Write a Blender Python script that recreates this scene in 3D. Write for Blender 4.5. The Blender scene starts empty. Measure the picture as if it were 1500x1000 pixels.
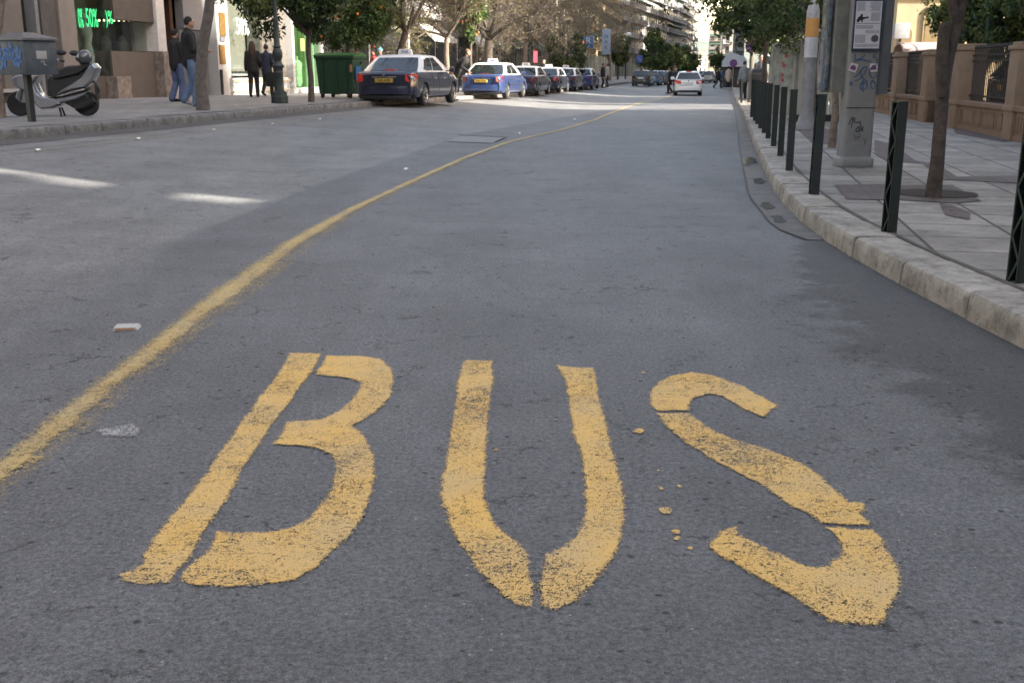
import bpy, bmesh, math, random
from mathutils import Vector, Matrix, noise as mnoise
from mathutils.geometry import tessellate_polygon
R = math.radians
SC = bpy.context.scene
COL = SC.collection
# ---------------- camera ----------------
CAMH, FPX, HOR = 1.2, 1560.0, 104.0
PITCH = math.atan((500 - HOR) / FPX)
cd = bpy.data.cameras.new("camera"); cam = bpy.data.objects.new("camera", cd); COL.objects.link(cam)
cam.location = (0, 0, CAMH); cam.rotation_euler = (math.pi / 2 - PITCH, 0, 0)
cd.sensor_width = 36; cd.lens = 36 * FPX / 1500; cd.clip_start = 0.05; cd.clip_end = 12000
cd.dof.use_dof = True; cd.dof.focus_distance = 3.6; cd.dof.aperture_fstop = 14
SC.camera = cam
# ---------------- sky, sun, exposure ----------------
SUN_AZ, SUN_EL = 115.0, 30.0        # azimuth clockwise from +Y
w = bpy.data.worlds.new("World"); SC.world = w; w.use_nodes = True
nt = w.node_tree; sky = nt.nodes.new("ShaderNodeTexSky"); sky.sky_type = 'NISHITA'; sky.sun_disc = False
sky.sun_elevation = R(SUN_EL); sky.sun_rotation = R(SUN_AZ); sky.dust_density = 1.5; sky.air_density = 1.0; sky.ozone_density = 1.0
tn = nt.nodes.new('ShaderNodeMix'); tn.data_type = 'RGBA'; tn.blend_type = 'MULTIPLY'; tn.inputs[0].default_value = 1; tn.inputs[7].default_value = (1.26, 1.0, .785, 1)
nt.links.new(sky.outputs[0], tn.inputs[6]); nt.links.new(tn.outputs[2], nt.nodes["Background"].inputs[0]); nt.nodes["Background"].inputs[1].default_value = 0.15
sd = bpy.data.lights.new("sun", 'SUN'); sd.energy = 3.8; sd.angle = R(0.55); sd.color = (1, .94, .84)
so = bpy.data.objects.new("sun", sd); COL.objects.link(so)
sv = Vector((math.sin(R(SUN_AZ)) * math.cos(R(SUN_EL)), math.cos(R(SUN_AZ)) * math.cos(R(SUN_EL)), math.sin(R(SUN_EL))))
so.rotation_euler = sv.to_track_quat('Z', 'Y').to_euler(); so.location = (30, -10, 40)
SC.view_settings.view_transform = 'Standard'; SC.view_settings.look = 'None'; SC.view_settings.gamma = 1
SC.view_settings.use_curve_mapping = False
SC.view_settings.exposure = 2.3
# ---------------- terrain ----------------
def ss(t): t = max(0., min(1., t)); return t * t * (3 - 2 * t)
def cl(y):                                    # sideways shift of the street as it bends right
    return 0.178 * (y - 13) if y > 19 else (0 if y < 7 else 0.178 * (y - 7) ** 2 / 24)
def gz(x, y):
    u = x - cl(y)
    return .28 * ss((-u - 2) / 6.5) - .3 * ss((y - 26) / 38)
PAV = .14
Fv = Vector((0, math.cos(PITCH), -math.sin(PITCH))); Uv = Vector((0, math.sin(PITCH), math.cos(PITCH)))
def ray(px, py): return Fv + Vector((1, 0, 0)) * ((px - 750) / FPX) + Uv * ((500 - py) / FPX)
def at(px, py, dz=0.0):                       # point of the ground (raised by dz) seen in a direction
    d = ray(px, py); t = 1.0
    if d.z >= -1e-4: d.z = -1e-4
    for _ in range(60):
        p = Vector((0, 0, CAMH)) + d * t
        t = (gz(p.x, p.y) + dz - CAMH) / d.z
        t = min(t, 900)
    p = Vector((0, 0, CAMH)) + d * t
    return Vector((p.x, p.y, gz(p.x, p.y) + dz))
def atd(px, y, py=112): d = ray(px, py); return d.x / d.y * y      # x of a column of the picture at distance y
def zat(py, y): d = ray(750, py); return CAMH + d.z / d.y * y      # height of a row of the picture at distance y
# ---------------- materials ----------------
MATS = {}
def N(t, k, **kw):
    n = t.nodes.new(k)
    for a, b in kw.items(): setattr(n, a, b)
    return n
def mat(name, col, rough=.6, metal=0, var=.12, scale=6, bump=.0, bscale=40, coat=0, emit=None, estr=0, spec=.5, alpha=None, trans=0, dirt=0, dirtcol=(.03, .025, .02)):
    if name in MATS: return MATS[name]
    m = bpy.data.materials.new(name); m.use_nodes = True; t = m.node_tree; b = t.nodes["Principled BSDF"]
    tc = N(t, "ShaderNodeTexCoord"); no = N(t, "ShaderNodeTexNoise"); no.inputs["Scale"].default_value = scale
    no.inputs["Detail"].default_value = 6; no.inputs["Roughness"].default_value = .6
    t.links.new(tc.outputs["Object"], no.inputs["Vector"])
    mr = N(t, "ShaderNodeMapRange"); mr.inputs[1].default_value = .3; mr.inputs[2].default_value = .7
    mr.inputs[3].default_value = 1 - var; mr.inputs[4].default_value = 1 + var
    t.links.new(no.outputs[0], mr.inputs[0])
    mx = N(t, "ShaderNodeMix", data_type='RGBA', blend_type='MULTIPLY'); mx.inputs[0].default_value = 1
    mx.inputs[6].default_value = (*col, 1); t.links.new(mr.outputs[0], mx.inputs[7])
    out = mx.outputs[2]
    if dirt:
        n2 = N(t, "ShaderNodeTexNoise"); n2.inputs["Scale"].default_value = scale * .45; n2.inputs["Detail"].default_value = 8
        n2.inputs["Roughness"].default_value = .7
        t.links.new(tc.outputs["Object"], n2.inputs["Vector"])
        m2 = N(t, "ShaderNodeMapRange"); m2.inputs[1].default_value = .5; m2.inputs[2].default_value = .72; m2.inputs[4].default_value = dirt
        t.links.new(n2.outputs[0], m2.inputs[0])
        mx2 = N(t, "ShaderNodeMix", data_type='RGBA'); t.links.new(m2.outputs[0], mx2.inputs[0]); t.links.new(out, mx2.inputs[6])
        mx2.inputs[7].default_value = (*dirtcol, 1); out = mx2.outputs[2]
    t.links.new(out, b.inputs["Base Color"])
    b.inputs["Roughness"].default_value = rough; b.inputs["Metallic"].default_value = metal
    b.inputs["Specular IOR Level"].default_value = spec; b.inputs["Coat Weight"].default_value = coat
    b.inputs["Coat Roughness"].default_value = .08
    if trans: b.inputs["Transmission Weight"].default_value = trans
    if emit: b.inputs["Emission Color"].default_value = (*emit, 1); b.inputs["Emission Strength"].default_value = estr
    if bump:
        nb = N(t, "ShaderNodeTexNoise"); nb.inputs["Scale"].default_value = bscale; nb.inputs["Detail"].default_value = 5
        t.links.new(tc.outputs["Object"], nb.inputs["Vector"])
        bp = N(t, "ShaderNodeBump"); bp.inputs["Strength"].default_value = 1; bp.inputs["Distance"].default_value = bump
        t.links.new(nb.outputs[0], bp.inputs["Height"]); t.links.new(bp.outputs[0], b.inputs["Normal"])
    MATS[name] = m; return m
def glassmat(name, tint=(.6, .65, .65), rough=.03, mixv=.45):
    if name in MATS: return MATS[name]
    m = bpy.data.materials.new(name); m.use_nodes = True; t = m.node_tree; t.nodes.remove(t.nodes["Principled BSDF"])
    o = [n for n in t.nodes if n.type == 'OUTPUT_MATERIAL'][0]
    g = N(t, "ShaderNodeBsdfGlossy"); g.inputs["Roughness"].default_value = rough; g.inputs[0].default_value = (.9, .95, 1, 1)
    tr = N(t, "ShaderNodeBsdfTransparent"); tr.inputs[0].default_value = (*tint, 1)
    lw = N(t, "ShaderNodeLayerWeight"); lw.inputs[0].default_value = .5
    pw = math_n(t, 'ADD', math_n(t, 'MULTIPLY', math_n(t, 'POWER', lw.outputs["Facing"], 4.), .35), .04)
    mx = N(t, "ShaderNodeMixShader"); t.links.new(pw, mx.inputs[0]); t.links.new(tr.outputs[0], mx.inputs[1]); t.links.new(g.outputs[0], mx.inputs[2])
    t.links.new(mx.outputs[0], o.inputs[0]); MATS[name] = m; return m
def math_n(t, op, a, b=None, c=None, clamp=False):
    n = N(t, "ShaderNodeMath", operation=op); n.use_clamp = clamp
    for i, v in enumerate((a, b, c)):
        if v is None: continue
        if isinstance(v, (int, float)): n.inputs[i].default_value = v
        else: t.links.new(v, n.inputs[i])
    return n.outputs[0]
def noise_n(t, vec, scale, detail=4, rough=.55, dist=0):
    n = N(t, "ShaderNodeTexNoise"); n.inputs["Scale"].default_value = scale; n.inputs["Detail"].default_value = detail
    n.inputs["Roughness"].default_value = rough; n.inputs["Distortion"].default_value = dist; t.links.new(vec, n.inputs["Vector"]); return n.outputs[0]
def ramp_n(t, v, a, b, c=0., d=1.):
    n = N(t, "ShaderNodeMapRange"); n.inputs[1].default_value = a; n.inputs[2].default_value = b; n.inputs[3].default_value = c; n.inputs[4].default_value = d
    t.links.new(v, n.inputs[0]); return n.outputs[0]
def mixc(t, f, a, b, bt='MIX'):
    n = N(t, "ShaderNodeMix", data_type='RGBA', blend_type=bt)
    if isinstance(f, (int, float)): n.inputs[0].default_value = f
    else: t.links.new(f, n.inputs[0])
    for i, v in ((6, a), (7, b)):
        if isinstance(v, tuple): n.inputs[i].default_value = (*v, 1)
        else: t.links.new(v, n.inputs[i])
    return n.outputs[2]
def asphalt(name, base, light, cracks=1., rough=.85, speck=1., patchy=.2, pits=1., base2=None, light2=None):
    m = bpy.data.materials.new(name); m.use_nodes = True; t = m.node_tree; b = t.nodes["Principled BSDF"]
    tc = N(t, "ShaderNodeTexCoord"); V = tc.outputs["Object"]
    n1 = noise_n(t, V, 62, 5, .85); n2 = noise_n(t, V, 230, 2, .6); n3 = noise_n(t, V, 1.1, 5, .6); n4 = noise_n(t, V, 9, 4, .6)
    f = ramp_n(t, n1, .36, .64); lf = old = None
    if base2:
        la = N(t, "ShaderNodeAttribute"); la.attribute_name = "lane"; oa = N(t, "ShaderNodeAttribute"); oa.attribute_name = "old"
        lf = ramp_n(t, math_n(t, 'ADD', la.outputs["Fac"], math_n(t, 'MULTIPLY', math_n(t, 'SUBTRACT', noise_n(t, V, 6, 6, .75), .5), 1.5)), -.55, .55)
        old = ramp_n(t, math_n(t, 'ADD', oa.outputs["Fac"], math_n(t, 'MULTIPLY', math_n(t, 'SUBTRACT', noise_n(t, V, 3.2, 8, .8), .5), 1.7)), .42, .62)
        c = mixc(t, f, mixc(t, lf, base, base2), mixc(t, lf, light, light2)); c = mixc(t, math_n(t, 'MULTIPLY', old, .62), c, (.022, .021, .021))
        ms = N(t, "ShaderNodeMapping"); ms.inputs["Scale"].default_value = (1.3, .12, 1); ms.inputs["Rotation"].default_value = (0, 0, R(6)); t.links.new(V, ms.inputs[0])
        c = mixc(t, 1., c, ramp_n(t, noise_n(t, ms.outputs[0], 1, 4, .6), .3, .7, .86, 1.14), 'MULTIPLY')
    else: c = mixc(t, f, base, light)
    c = mixc(t, 1., c, ramp_n(t, n2, .3, .7, .6, 1.4), 'MULTIPLY')
    c = mixc(t, 1., c, ramp_n(t, n3, .3, .7, 1 - patchy, 1 + patchy), 'MULTIPLY')
    c = mixc(t, 1., c, ramp_n(t, n4, .3, .7, .9, 1.1), 'MULTIPLY')
    vo = N(t, "ShaderNodeTexVoronoi"); vo.inputs["Scale"].default_value = 45; vo.inputs["Randomness"].default_value = 1; t.links.new(V, vo.inputs["Vector"])
    cs = N(t, "ShaderNodeSeparateColor"); t.links.new(vo.outputs["Color"], cs.inputs[0])
    dot = math_n(t, 'MULTIPLY', math_n(t, 'LESS_THAN', vo.outputs["Distance"], .16), math_n(t, 'GREATER_THAN', cs.outputs[0], .965))
    c = mixc(t, math_n(t, 'MULTIPLY', dot, .75 * speck), c, (.36, .35, .33))
    pit = math_n(t, 'MULTIPLY', ramp_n(t, noise_n(t, V, 55, 5, .85, .3), .40, .33), ramp_n(t, noise_n(t, V, 3, 2), .4, .6))
    vp = N(t, "ShaderNodeTexVoronoi"); vp.inputs["Scale"].default_value = 24; t.links.new(V, vp.inputs["Vector"])
    cp = N(t, "ShaderNodeSeparateColor"); t.links.new(vp.outputs["Color"], cp.inputs[0])
    hole = math_n(t, 'MULTIPLY', ramp_n(t, vp.outputs["Distance"], .26, .1), math_n(t, 'GREATER_THAN', cp.outputs[1], .9))
    c = mixc(t, ramp_n(t, noise_n(t, V, 34, 7, .95), .47, .41, 0, .6), c, (.03, .03, .032)); c = mixc(t, ramp_n(t, noise_n(t, V, 46, 7, .95), .55, .62, 0, .35), c, (.30, .30, .295))
    pit = math_n(t, 'MULTIPLY', math_n(t, 'MAXIMUM', pit, hole), pits, clamp=True)
    # cracks
    mp = N(t, "ShaderNodeVectorMath", operation='ADD'); nn = N(t, "ShaderNodeTexNoise"); nn.inputs["Scale"].default_value = 5.5; nn.inputs["Detail"].default_value = 6; nn.inputs["Roughness"].default_value = .7
    t.links.new(V, nn.inputs["Vector"]); sc = N(t, "ShaderNodeVectorMath", operation='SCALE'); sc.inputs["Scale"].default_value = .42
    t.links.new(nn.outputs["Color"], sc.inputs[0]); t.links.new(V, mp.inputs[0]); t.links.new(sc.outputs[0], mp.inputs[1])
    cr = None
    for s_, th, lo in ((1.7, .010, .535), (4.1, .012, .59)):
        ve = N(t, "ShaderNodeTexVoronoi", feature='DISTANCE_TO_EDGE'); ve.inputs["Scale"].default_value = s_; t.links.new(mp.outputs[0], ve.inputs["Vector"])
        q = math_n(t, 'MULTIPLY', ramp_n(t, ve.outputs["Distance"], th, th * .3), ramp_n(t, noise_n(t, V, 1.6 + s_, 5, .7), lo, lo + .07))
        cr = q if cr is None else math_n(t, 'MAXIMUM', cr, q)
    cr = math_n(t, 'MULTIPLY', cr, cracks, clamp=True)
    c = mixc(t, math_n(t, 'MULTIPLY', math_n(t, 'MAXIMUM', cr, pit), .85), c, (.014, .014, .015))
    t.links.new(c, b.inputs["Base Color"]); b.inputs["Roughness"].default_value = rough; b.inputs["Specular IOR Level"].default_value = .5
    h = math_n(t, 'ADD', math_n(t, 'MULTIPLY', n1, .8), math_n(t, 'MULTIPLY', n2, .35)); h = math_n(t, 'SUBTRACT', h, math_n(t, 'MULTIPLY', math_n(t, 'MAXIMUM', cr, pit), 1.3))
    bp = N(t, "ShaderNodeBump"); bp.inputs["Strength"].default_value = .9; bp.inputs["Distance"].default_value = .009
    t.links.new(h, bp.inputs["Height"]); t.links.new(bp.outputs[0], b.inputs["Normal"])
    MATS[name] = m; return m
def paint(name, col, col2, wear=0., big=.5, mid=.5):
    m = bpy.data.materials.new(name); m.use_nodes = True; t = m.node_tree; b = t.nodes["Principled BSDF"]
    o = [n for n in t.nodes if n.type == 'OUTPUT_MATERIAL'][0]
    tc = N(t, "ShaderNodeTexCoord"); V = tc.outputs["Object"]
    at_ = N(t, "ShaderNodeAttribute"); at_.attribute_name = "edge"; e = at_.outputs["Fac"]
    n1 = noise_n(t, V, 85, 5, .85); n2 = noise_n(t, V, 260, 2, .6); n3 = noise_n(t, V, 2.3, 3, .6); n5 = noise_n(t, V, 14, 4, .7)
    v = math_n(t, 'ADD', math_n(t, 'MULTIPLY', e, .85), math_n(t, 'MULTIPLY', math_n(t, 'SUBTRACT', n1, .5), 2.3))
    v = math_n(t, 'ADD', v, math_n(t, 'MULTIPLY', math_n(t, 'SUBTRACT', n2, .5), 1.5))
    v = math_n(t, 'ADD', v, math_n(t, 'MULTIPLY', math_n(t, 'SUBTRACT', n3, .5), big))
    v = math_n(t, 'ADD', v, math_n(t, 'MULTIPLY', math_n(t, 'SUBTRACT', n5, .5), mid))
    v = math_n(t, 'SUBTRACT', v, .24 + wear)
    mask = ramp_n(t, v, -.02, .06)
    mp = N(t, "ShaderNodeVectorMath", operation='ADD'); nn = N(t, "ShaderNodeTexNoise"); nn.inputs["Scale"].default_value = 5.5; nn.inputs["Detail"].default_value = 6; nn.inputs["Roughness"].default_value = .7
    t.links.new(V, nn.inputs["Vector"]); sc = N(t, "ShaderNodeVectorMath", operation='SCALE'); sc.inputs["Scale"].default_value = .42
    t.links.new(nn.outputs["Color"], sc.inputs[0]); t.links.new(V, mp.inputs[0]); t.links.new(sc.outputs[0], mp.inputs[1])
    ve = N(t, "ShaderNodeTexVoronoi", feature='DISTANCE_TO_EDGE'); ve.inputs["Scale"].default_value = 4.1; t.links.new(mp.outputs[0], ve.inputs["Vector"])
    q = math_n(t, 'MULTIPLY', ramp_n(t, ve.outputs["Distance"], .014, .004), ramp_n(t, noise_n(t, V, 5.7, 5, .7), .52, .58))
    mask = math_n(t, 'MULTIPLY', mask, math_n(t, 'SUBTRACT', 1, q), clamp=True)
    c = mixc(t, ramp_n(t, noise_n(t, V, 3.1, 4, .6), .35, .65), col, col2)
    c = mixc(t, ramp_n(t, noise_n(t, V, 180, 2, .6), .45, .75, 0, .4), c, (.22, .17, .09))
    t.links.new(c, b.inputs["Base Color"]); b.inputs["Roughness"].default_value = .75; b.inputs["Specular IOR Level"].default_value = .3
    bp = N(t, "ShaderNodeBump"); bp.inputs["Distance"].default_value = .003; t.links.new(n1, bp.inputs["Height"]); t.links.new(bp.outputs[0], b.inputs["Normal"])
    tr = N(t, "ShaderNodeBsdfTransparent"); mx = N(t, "ShaderNodeMixShader")
    t.links.new(mask, mx.inputs[0]); t.links.new(tr.outputs[0], mx.inputs[1]); t.links.new(b.outputs[0], mx.inputs[2]); t.links.new(mx.outputs[0], o.inputs[0])
    MATS[name] = m; return m
# ---------------- mesh builder ----------------
class MB:
    def __init__(s): s.v = []; s.f = []; s.m = []; s.M = Matrix()
    def add(s, vs, fs, mi=0):
        o = len(s.v); s.v += [tuple(s.M @ Vector(p)) for p in vs]
        for f in fs: s.f.append([o + i for i in f]); s.m.append(mi)
        return s
    def box(s, x0, x1, y0, y1, z0, z1, mi=0, bev=0):
        if bev:
            b = min(bev, abs(x1 - x0) / 3, abs(y1 - y0) / 3, abs(z1 - z0) / 3)
            bm = bmesh.new(); bmesh.ops.create_cube(bm, size=1)
            for q in bm.verts: q.co = ((x0 + x1) / 2 + q.co.x * (x1 - x0), (y0 + y1) / 2 + q.co.y * (y1 - y0), (z0 + z1) / 2 + q.co.z * (z1 - z0))
            bmesh.ops.bevel(bm, geom=bm.edges[:], offset=b, segments=2, affect='EDGES', profile=.6)
            bm.verts.index_update(); s.add([q.co[:] for q in bm.verts], [[q.index for q in f.verts] for f in bm.faces], mi); bm.free(); return s
        return s.add([(x0, y0, z0), (x1, y0, z0), (x1, y1, z0), (x0, y1, z0), (x0, y0, z1), (x1, y0, z1), (x1, y1, z1), (x0, y1, z1)],
                     [(0, 3, 2, 1), (4, 5, 6, 7), (0, 1, 5, 4), (1, 2, 6, 5), (2, 3, 7, 6), (3, 0, 4, 7)], mi)
    def quad(s, a, b, c, d, mi=0): return s.add([a, b, c, d], [(0, 1, 2, 3)], mi)
    def tube(s, pts, rad, n=8, mi=0, caps=True, flat=None):
        pts = [Vector(p) for p in pts]; k = len(pts)
        if isinstance(rad, (int, float)): rad = [rad] * k
        vs = []; up = Vector((0, 0, 1)); prev = None
        for i, p in enumerate(pts):
            d = (pts[min(i + 1, k - 1)] - pts[max(i - 1, 0)])
            d = d.normalized() if d.length > 1e-9 else Vector((0, 0, 1))
            a = (prev if prev else (Vector((1, 0, 0)) if abs(d.x) < .8 else Vector((0, 1, 0))))
            a = (a - d * a.dot(d)); a = a.normalized() if a.length > 1e-6 else d.orthogonal().normalized()
            prev = a; b = d.cross(a)
            for j in range(n):
                t = 2 * math.pi * j / n; vs.append(p + (a * math.cos(t) + b * math.sin(t)) * rad[i])
        fs = [(i * n + j, i * n + (j + 1) % n, (i + 1) * n + (j + 1) % n, (i + 1) * n + j) for i in range(k - 1) for j in range(n)]
        if caps: fs += [tuple(range(n))[::-1], tuple((k - 1) * n + j for j in range(n))]
        return s.add(vs, fs, mi)
    def lathe(s, prof, c=(0, 0, 0), n=16, mi=0, ax='z'):
        vs = []
        for r, z in prof:
            for j in range(n):
                t = 2 * math.pi * j / n; x, y = r * math.cos(t), r * math.sin(t)
                vs.append({'z': (c[0] + x, c[1] + y, c[2] + z), 'x': (c[0] + z, c[1] + x, c[2] + y), 'y': (c[0] + y, c[1] + z, c[2] + x)}[ax])
        k = len(prof)
        fs = [(i * n + j, i * n + (j + 1) % n, (i + 1) * n + (j + 1) % n, (i + 1) * n + j) for i in range(k - 1) for j in range(n)]
        fs += [tuple(range(n))[::-1], tuple((k - 1) * n + j for j in range(n))]
        return s.add(vs, fs, mi)
    def ball(s, c, r, mi=0, nu=12, nv=8):
        if isinstance(r, (int, float)): r = (r, r, r)
        vs = []
        for i in range(nv + 1):
            a = math.pi * i / nv
            for j in range(nu):
                t = 2 * math.pi * j / nu; vs.append((c[0] + r[0] * math.sin(a) * math.cos(t), c[1] + r[1] * math.sin(a) * math.sin(t), c[2] + r[2] * math.cos(a)))
        fs = [(i * nu + j, (i + 1) * nu + j, (i + 1) * nu + (j + 1) % nu, i * nu + (j + 1) % nu) for i in range(nv) for j in range(nu)]
        return s.add(vs, fs, mi)
    def prism(s, poly, y0, y1, mi=0, plane='xz'):
        k = len(poly)
        mk = (lambda a, b, c: (a, c, b)) if plane == 'xz' else ((lambda a, b, c: (a, b, c)) if plane == 'xy' else (lambda a, b, c: (c, a, b)))
        vs = [mk(a, b, y0) for a, b in poly] + [mk(a, b, y1) for a, b in poly]
        fs = [tuple(range(k)), tuple(range(2 * k - 1, k - 1, -1))] + [(i, i + k, (i + 1) % k + k, (i + 1) % k) for i in range(k)]
        return s.add(vs, fs, mi)
    def loft(s, rings, mi=0, caps=True):
        n = len(rings[0]); k = len(rings); vs = [p for r in rings for p in r]
        fs = [(i * n + j, i * n + (j + 1) % n, (i + 1) * n + (j + 1) % n, (i + 1) * n + j) for i in range(k - 1) for j in range(n)]
        if caps: fs += [tuple(range(n))[::-1], tuple((k - 1) * n + j for j in range(n))]
        return s.add(vs, fs, mi)
    def build(s, name, mats, parent=None, smooth=40, loc=None):
        me = bpy.data.meshes.new(name); me.from_pydata(s.v, [], s.f)
        if not isinstance(mats, (list, tuple)): mats = [mats]
        for m in mats: me.materials.append(m)
        if len(mats) > 1: me.polygons.foreach_set("material_index", s.m)
        me.validate(); 
        bm = bmesh.new(); bm.from_mesh(me); bmesh.ops.recalc_face_normals(bm, faces=bm.faces[:]); bm.to_mesh(me); bm.free()
        if smooth:
            me.polygons.foreach_set("use_smooth", [True] * len(me.polygons)); me.set_sharp_from_angle(angle=R(smooth))
        o = bpy.data.objects.new(name, me); COL.objects.link(o)
        if parent: o.parent = parent
        if loc: o.location = loc
        return o
def tag(o, label=None, cat=None, group=None, kind=None):
    if label: o['label'] = label
    if cat: o['category'] = cat
    if group: o['group'] = group
    if kind: o['kind'] = kind
    return o
def empty(name, loc, rz=0, label=None, cat=None, group=None):
    o = bpy.data.objects.new(name, None); COL.objects.link(o); o.location = loc; o.rotation_euler = (0, 0, rz); o.empty_display_size = .2
    return tag(o, label, cat, group)
def copy_tree(o, parent=None, loc=None, rz=None, label=None):
    c = o.copy(); COL.objects.link(c)
    if parent: c.parent = parent
    if loc is not None: c.location = loc
    if rz is not None: c.rotation_euler = (0, 0, rz)
    if label: c['label'] = label
    for ch in list(o.children): copy_tree(ch, c)
    return c
def text_mesh(txt, size, name, m, parent=None, M=None, ext=.004, bold=0):
    cu = bpy.data.curves.new(name, 'FONT'); cu.body = txt; cu.size = size; cu.extrude = ext; cu.align_x = 'CENTER'; cu.align_y = 'CENTER'; cu.offset = bold
    o = bpy.data.objects.new(name, cu); COL.objects.link(o)
    me = bpy.data.meshes.new_from_object(o.evaluated_get(bpy.context.evaluated_depsgraph_get())); bpy.data.objects.remove(o)
    if M: me.transform(M)
    me.materials.clear(); me.materials.append(m); r = bpy.data.objects.new(name, me); COL.objects.link(r)
    if parent: r.parent = parent
    return r
def resample(pts, step):
    out = []
    for i in range(len(pts) - 1):
        a, b = Vector(pts[i]), Vector(pts[i + 1]); n = max(1, int((b - a).length / step))
        out += [a.lerp(b, k / n) for k in range(n)]
    out.append(Vector(pts[-1])); return out
def interp(pts, s):                           # (key, value...) table
    for i in range(len(pts) - 1):
        if s <= pts[i + 1][0] or i == len(pts) - 2:
            a, b = pts[i], pts[i + 1]; f = (s - a[0]) / (b[0] - a[0]); return [a[j] + (b[j] - a[j]) * f for j in range(1, len(a))]
# ================= GROUND =================
M_road = asphalt("asphalt_dark", (.050, .051, .053), (.188, .190, .196), rough=.66, base2=(.105, .105, .102), light2=(.245, .243, .235))
def ygrid(y0, y1):
    ys = []; y = y0
    while y < y1: ys.append(y); y += max(.5, abs(y) * .05)
    ys.append(y1); return ys
def sheet(name, lo, hi, y0, y1, dz, m, nu=12, kind='structure'):
    ys = ygrid(y0, y1); b = MB()
    vs = []
    for y in ys:
        a, c = lo(y), hi(y)
        for k in range(nu + 1):
            x = a + (c - a) * k / nu; vs.append((x, y, gz(x, y) + dz))
    n = nu + 1
    fs = [(i * n + k, i * n + k + 1, (i + 1) * n + k + 1, (i + 1) * n + k) for i in range(len(ys) - 1) for k in range(nu)]
    b.add(vs, fs); return tag(b.build(name, m, smooth=60), kind=kind)
# right kerb foot, as it runs along the road
KR = [at(*p) for p in [(1499, 511), (1471, 496), (1407, 463), (1366, 444), (1322, 421), (1264, 387), (1206, 355), (1165, 326), (1142, 304), (1126, 272), (1117, 250), (1107, 223), (1098, 197), (1085, 162), (1073, 136)]]
for i in range(3):
    KR = [KR[0]] + [(KR[k - 1] + KR[k] * 2 + KR[k + 1]) / 4 for k in range(1, len(KR) - 1)] + [KR[-1]]
d0 = (KR[0] - KR[2]).normalized()
KR = [KR[0] + Vector((d0.x * 9 + 1.2, d0.y * 9, 0)), KR[0] + d0 * 4] + KR
KR.append(KR[-1] + Vector((.2 * 340, 340, 0)))
def kr(y):
    for i in range(len(KR) - 1):
        if KR[i].y <= y <= KR[i + 1].y or i == len(KR) - 2:
            f = (y - KR[i].y) / (KR[i + 1].y - KR[i].y); return KR[i].x + (KR[i + 1].x - KR[i].x) * f
# left kerb foot
KL = [at(*p) for p in [(0, 206), (110, 191), (220, 183.5), (360, 171), (516, 158)]]
kslope = (KL[-1].x - KL[0].x) / (KL[-1].y - KL[0].y)
def kl(y):
    if y <= KL[-1].y: 
        x = KL[0].x + kslope * (y - KL[0].y)
        return x if y > 8 else x - .02 * (8 - y)
    return KL[-1].x + .188 * (y - KL[-1].y)
KW = .3
def kb(y): m = (kr(y + .15) - kr(y - .15)) / .3; return kr(y) + KW * math.sqrt(1 + m * m)
sheet('ground', lambda y: -900, lambda y: 900, -120, 4000, -.25, mat('earth', (.12, .11, .09), .95), nu=60)
EDGE = [at(*p) for p in [(0, 455), (102, 423), (204, 382), (255, 353), (374, 306), (500, 258), (568, 236), (656, 206), (688, 196), (780, 180), (900, 160), (985, 141)]]
def eg(y):
    if y < EDGE[0].y: return EDGE[0].x
    for i in range(len(EDGE) - 1):
        if y <= EDGE[i + 1].y:
            f = (y - EDGE[i].y) / (EDGE[i + 1].y - EDGE[i].y); return EDGE[i].x + (EDGE[i + 1].x - EDGE[i].x) * f
    return EDGE[-1].x + .19 * (y - EDGE[-1].y)
def build_road():
    ys = []; y = -30.
    while y < 380: ys.append(y); y += 2 if y < 0 else max(.2, y * .035)
    nu = 80; vs, la, ol = [], [], []
    for y in ys:
        a, c = kl(y) - .1, kr(y) + .1; e = eg(y); wd = .07 + .9 * (1 - ss((y - 4.5) / 3.5)); kx = kr(y)
        for k in range(nu + 1):
            x = a + (c - a) * k / nu; vs.append((x, y, gz(x, y))); la.append(max(-1.2, min(1.2, (e - x) / wd)))
            ww = .3 + 1.0 * ss((8.5 - y) / 4) if y < 10 else .3
            ol.append(max(-1.2, min(1, 1.1 - (kx - x) / max(.05, ww))) if y < 14 else -.6)
    n = nu + 1; b = MB(); b.add(vs, [(i * n + k, i * n + k + 1, (i + 1) * n + k + 1, (i + 1) * n + k) for i in range(len(ys) - 1) for k in range(nu)])
    o = b.build('road', M_road, smooth=60)
    for nm, v in (('lane', la), ('old', ol)): at_ = o.data.attributes.new(nm, 'FLOAT', 'POINT'); at_.data.foreach_set("value", v)
    return tag(o, kind='structure')
build_road()
sheet('left_gutter', lambda y: kl(y) - .05, lambda y: kl(y) + .55, -20, 200, .004, asphalt("gutter_dirt", (.06, .055, .05), (.12, .11, .1), cracks=.6), nu=4)
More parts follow.
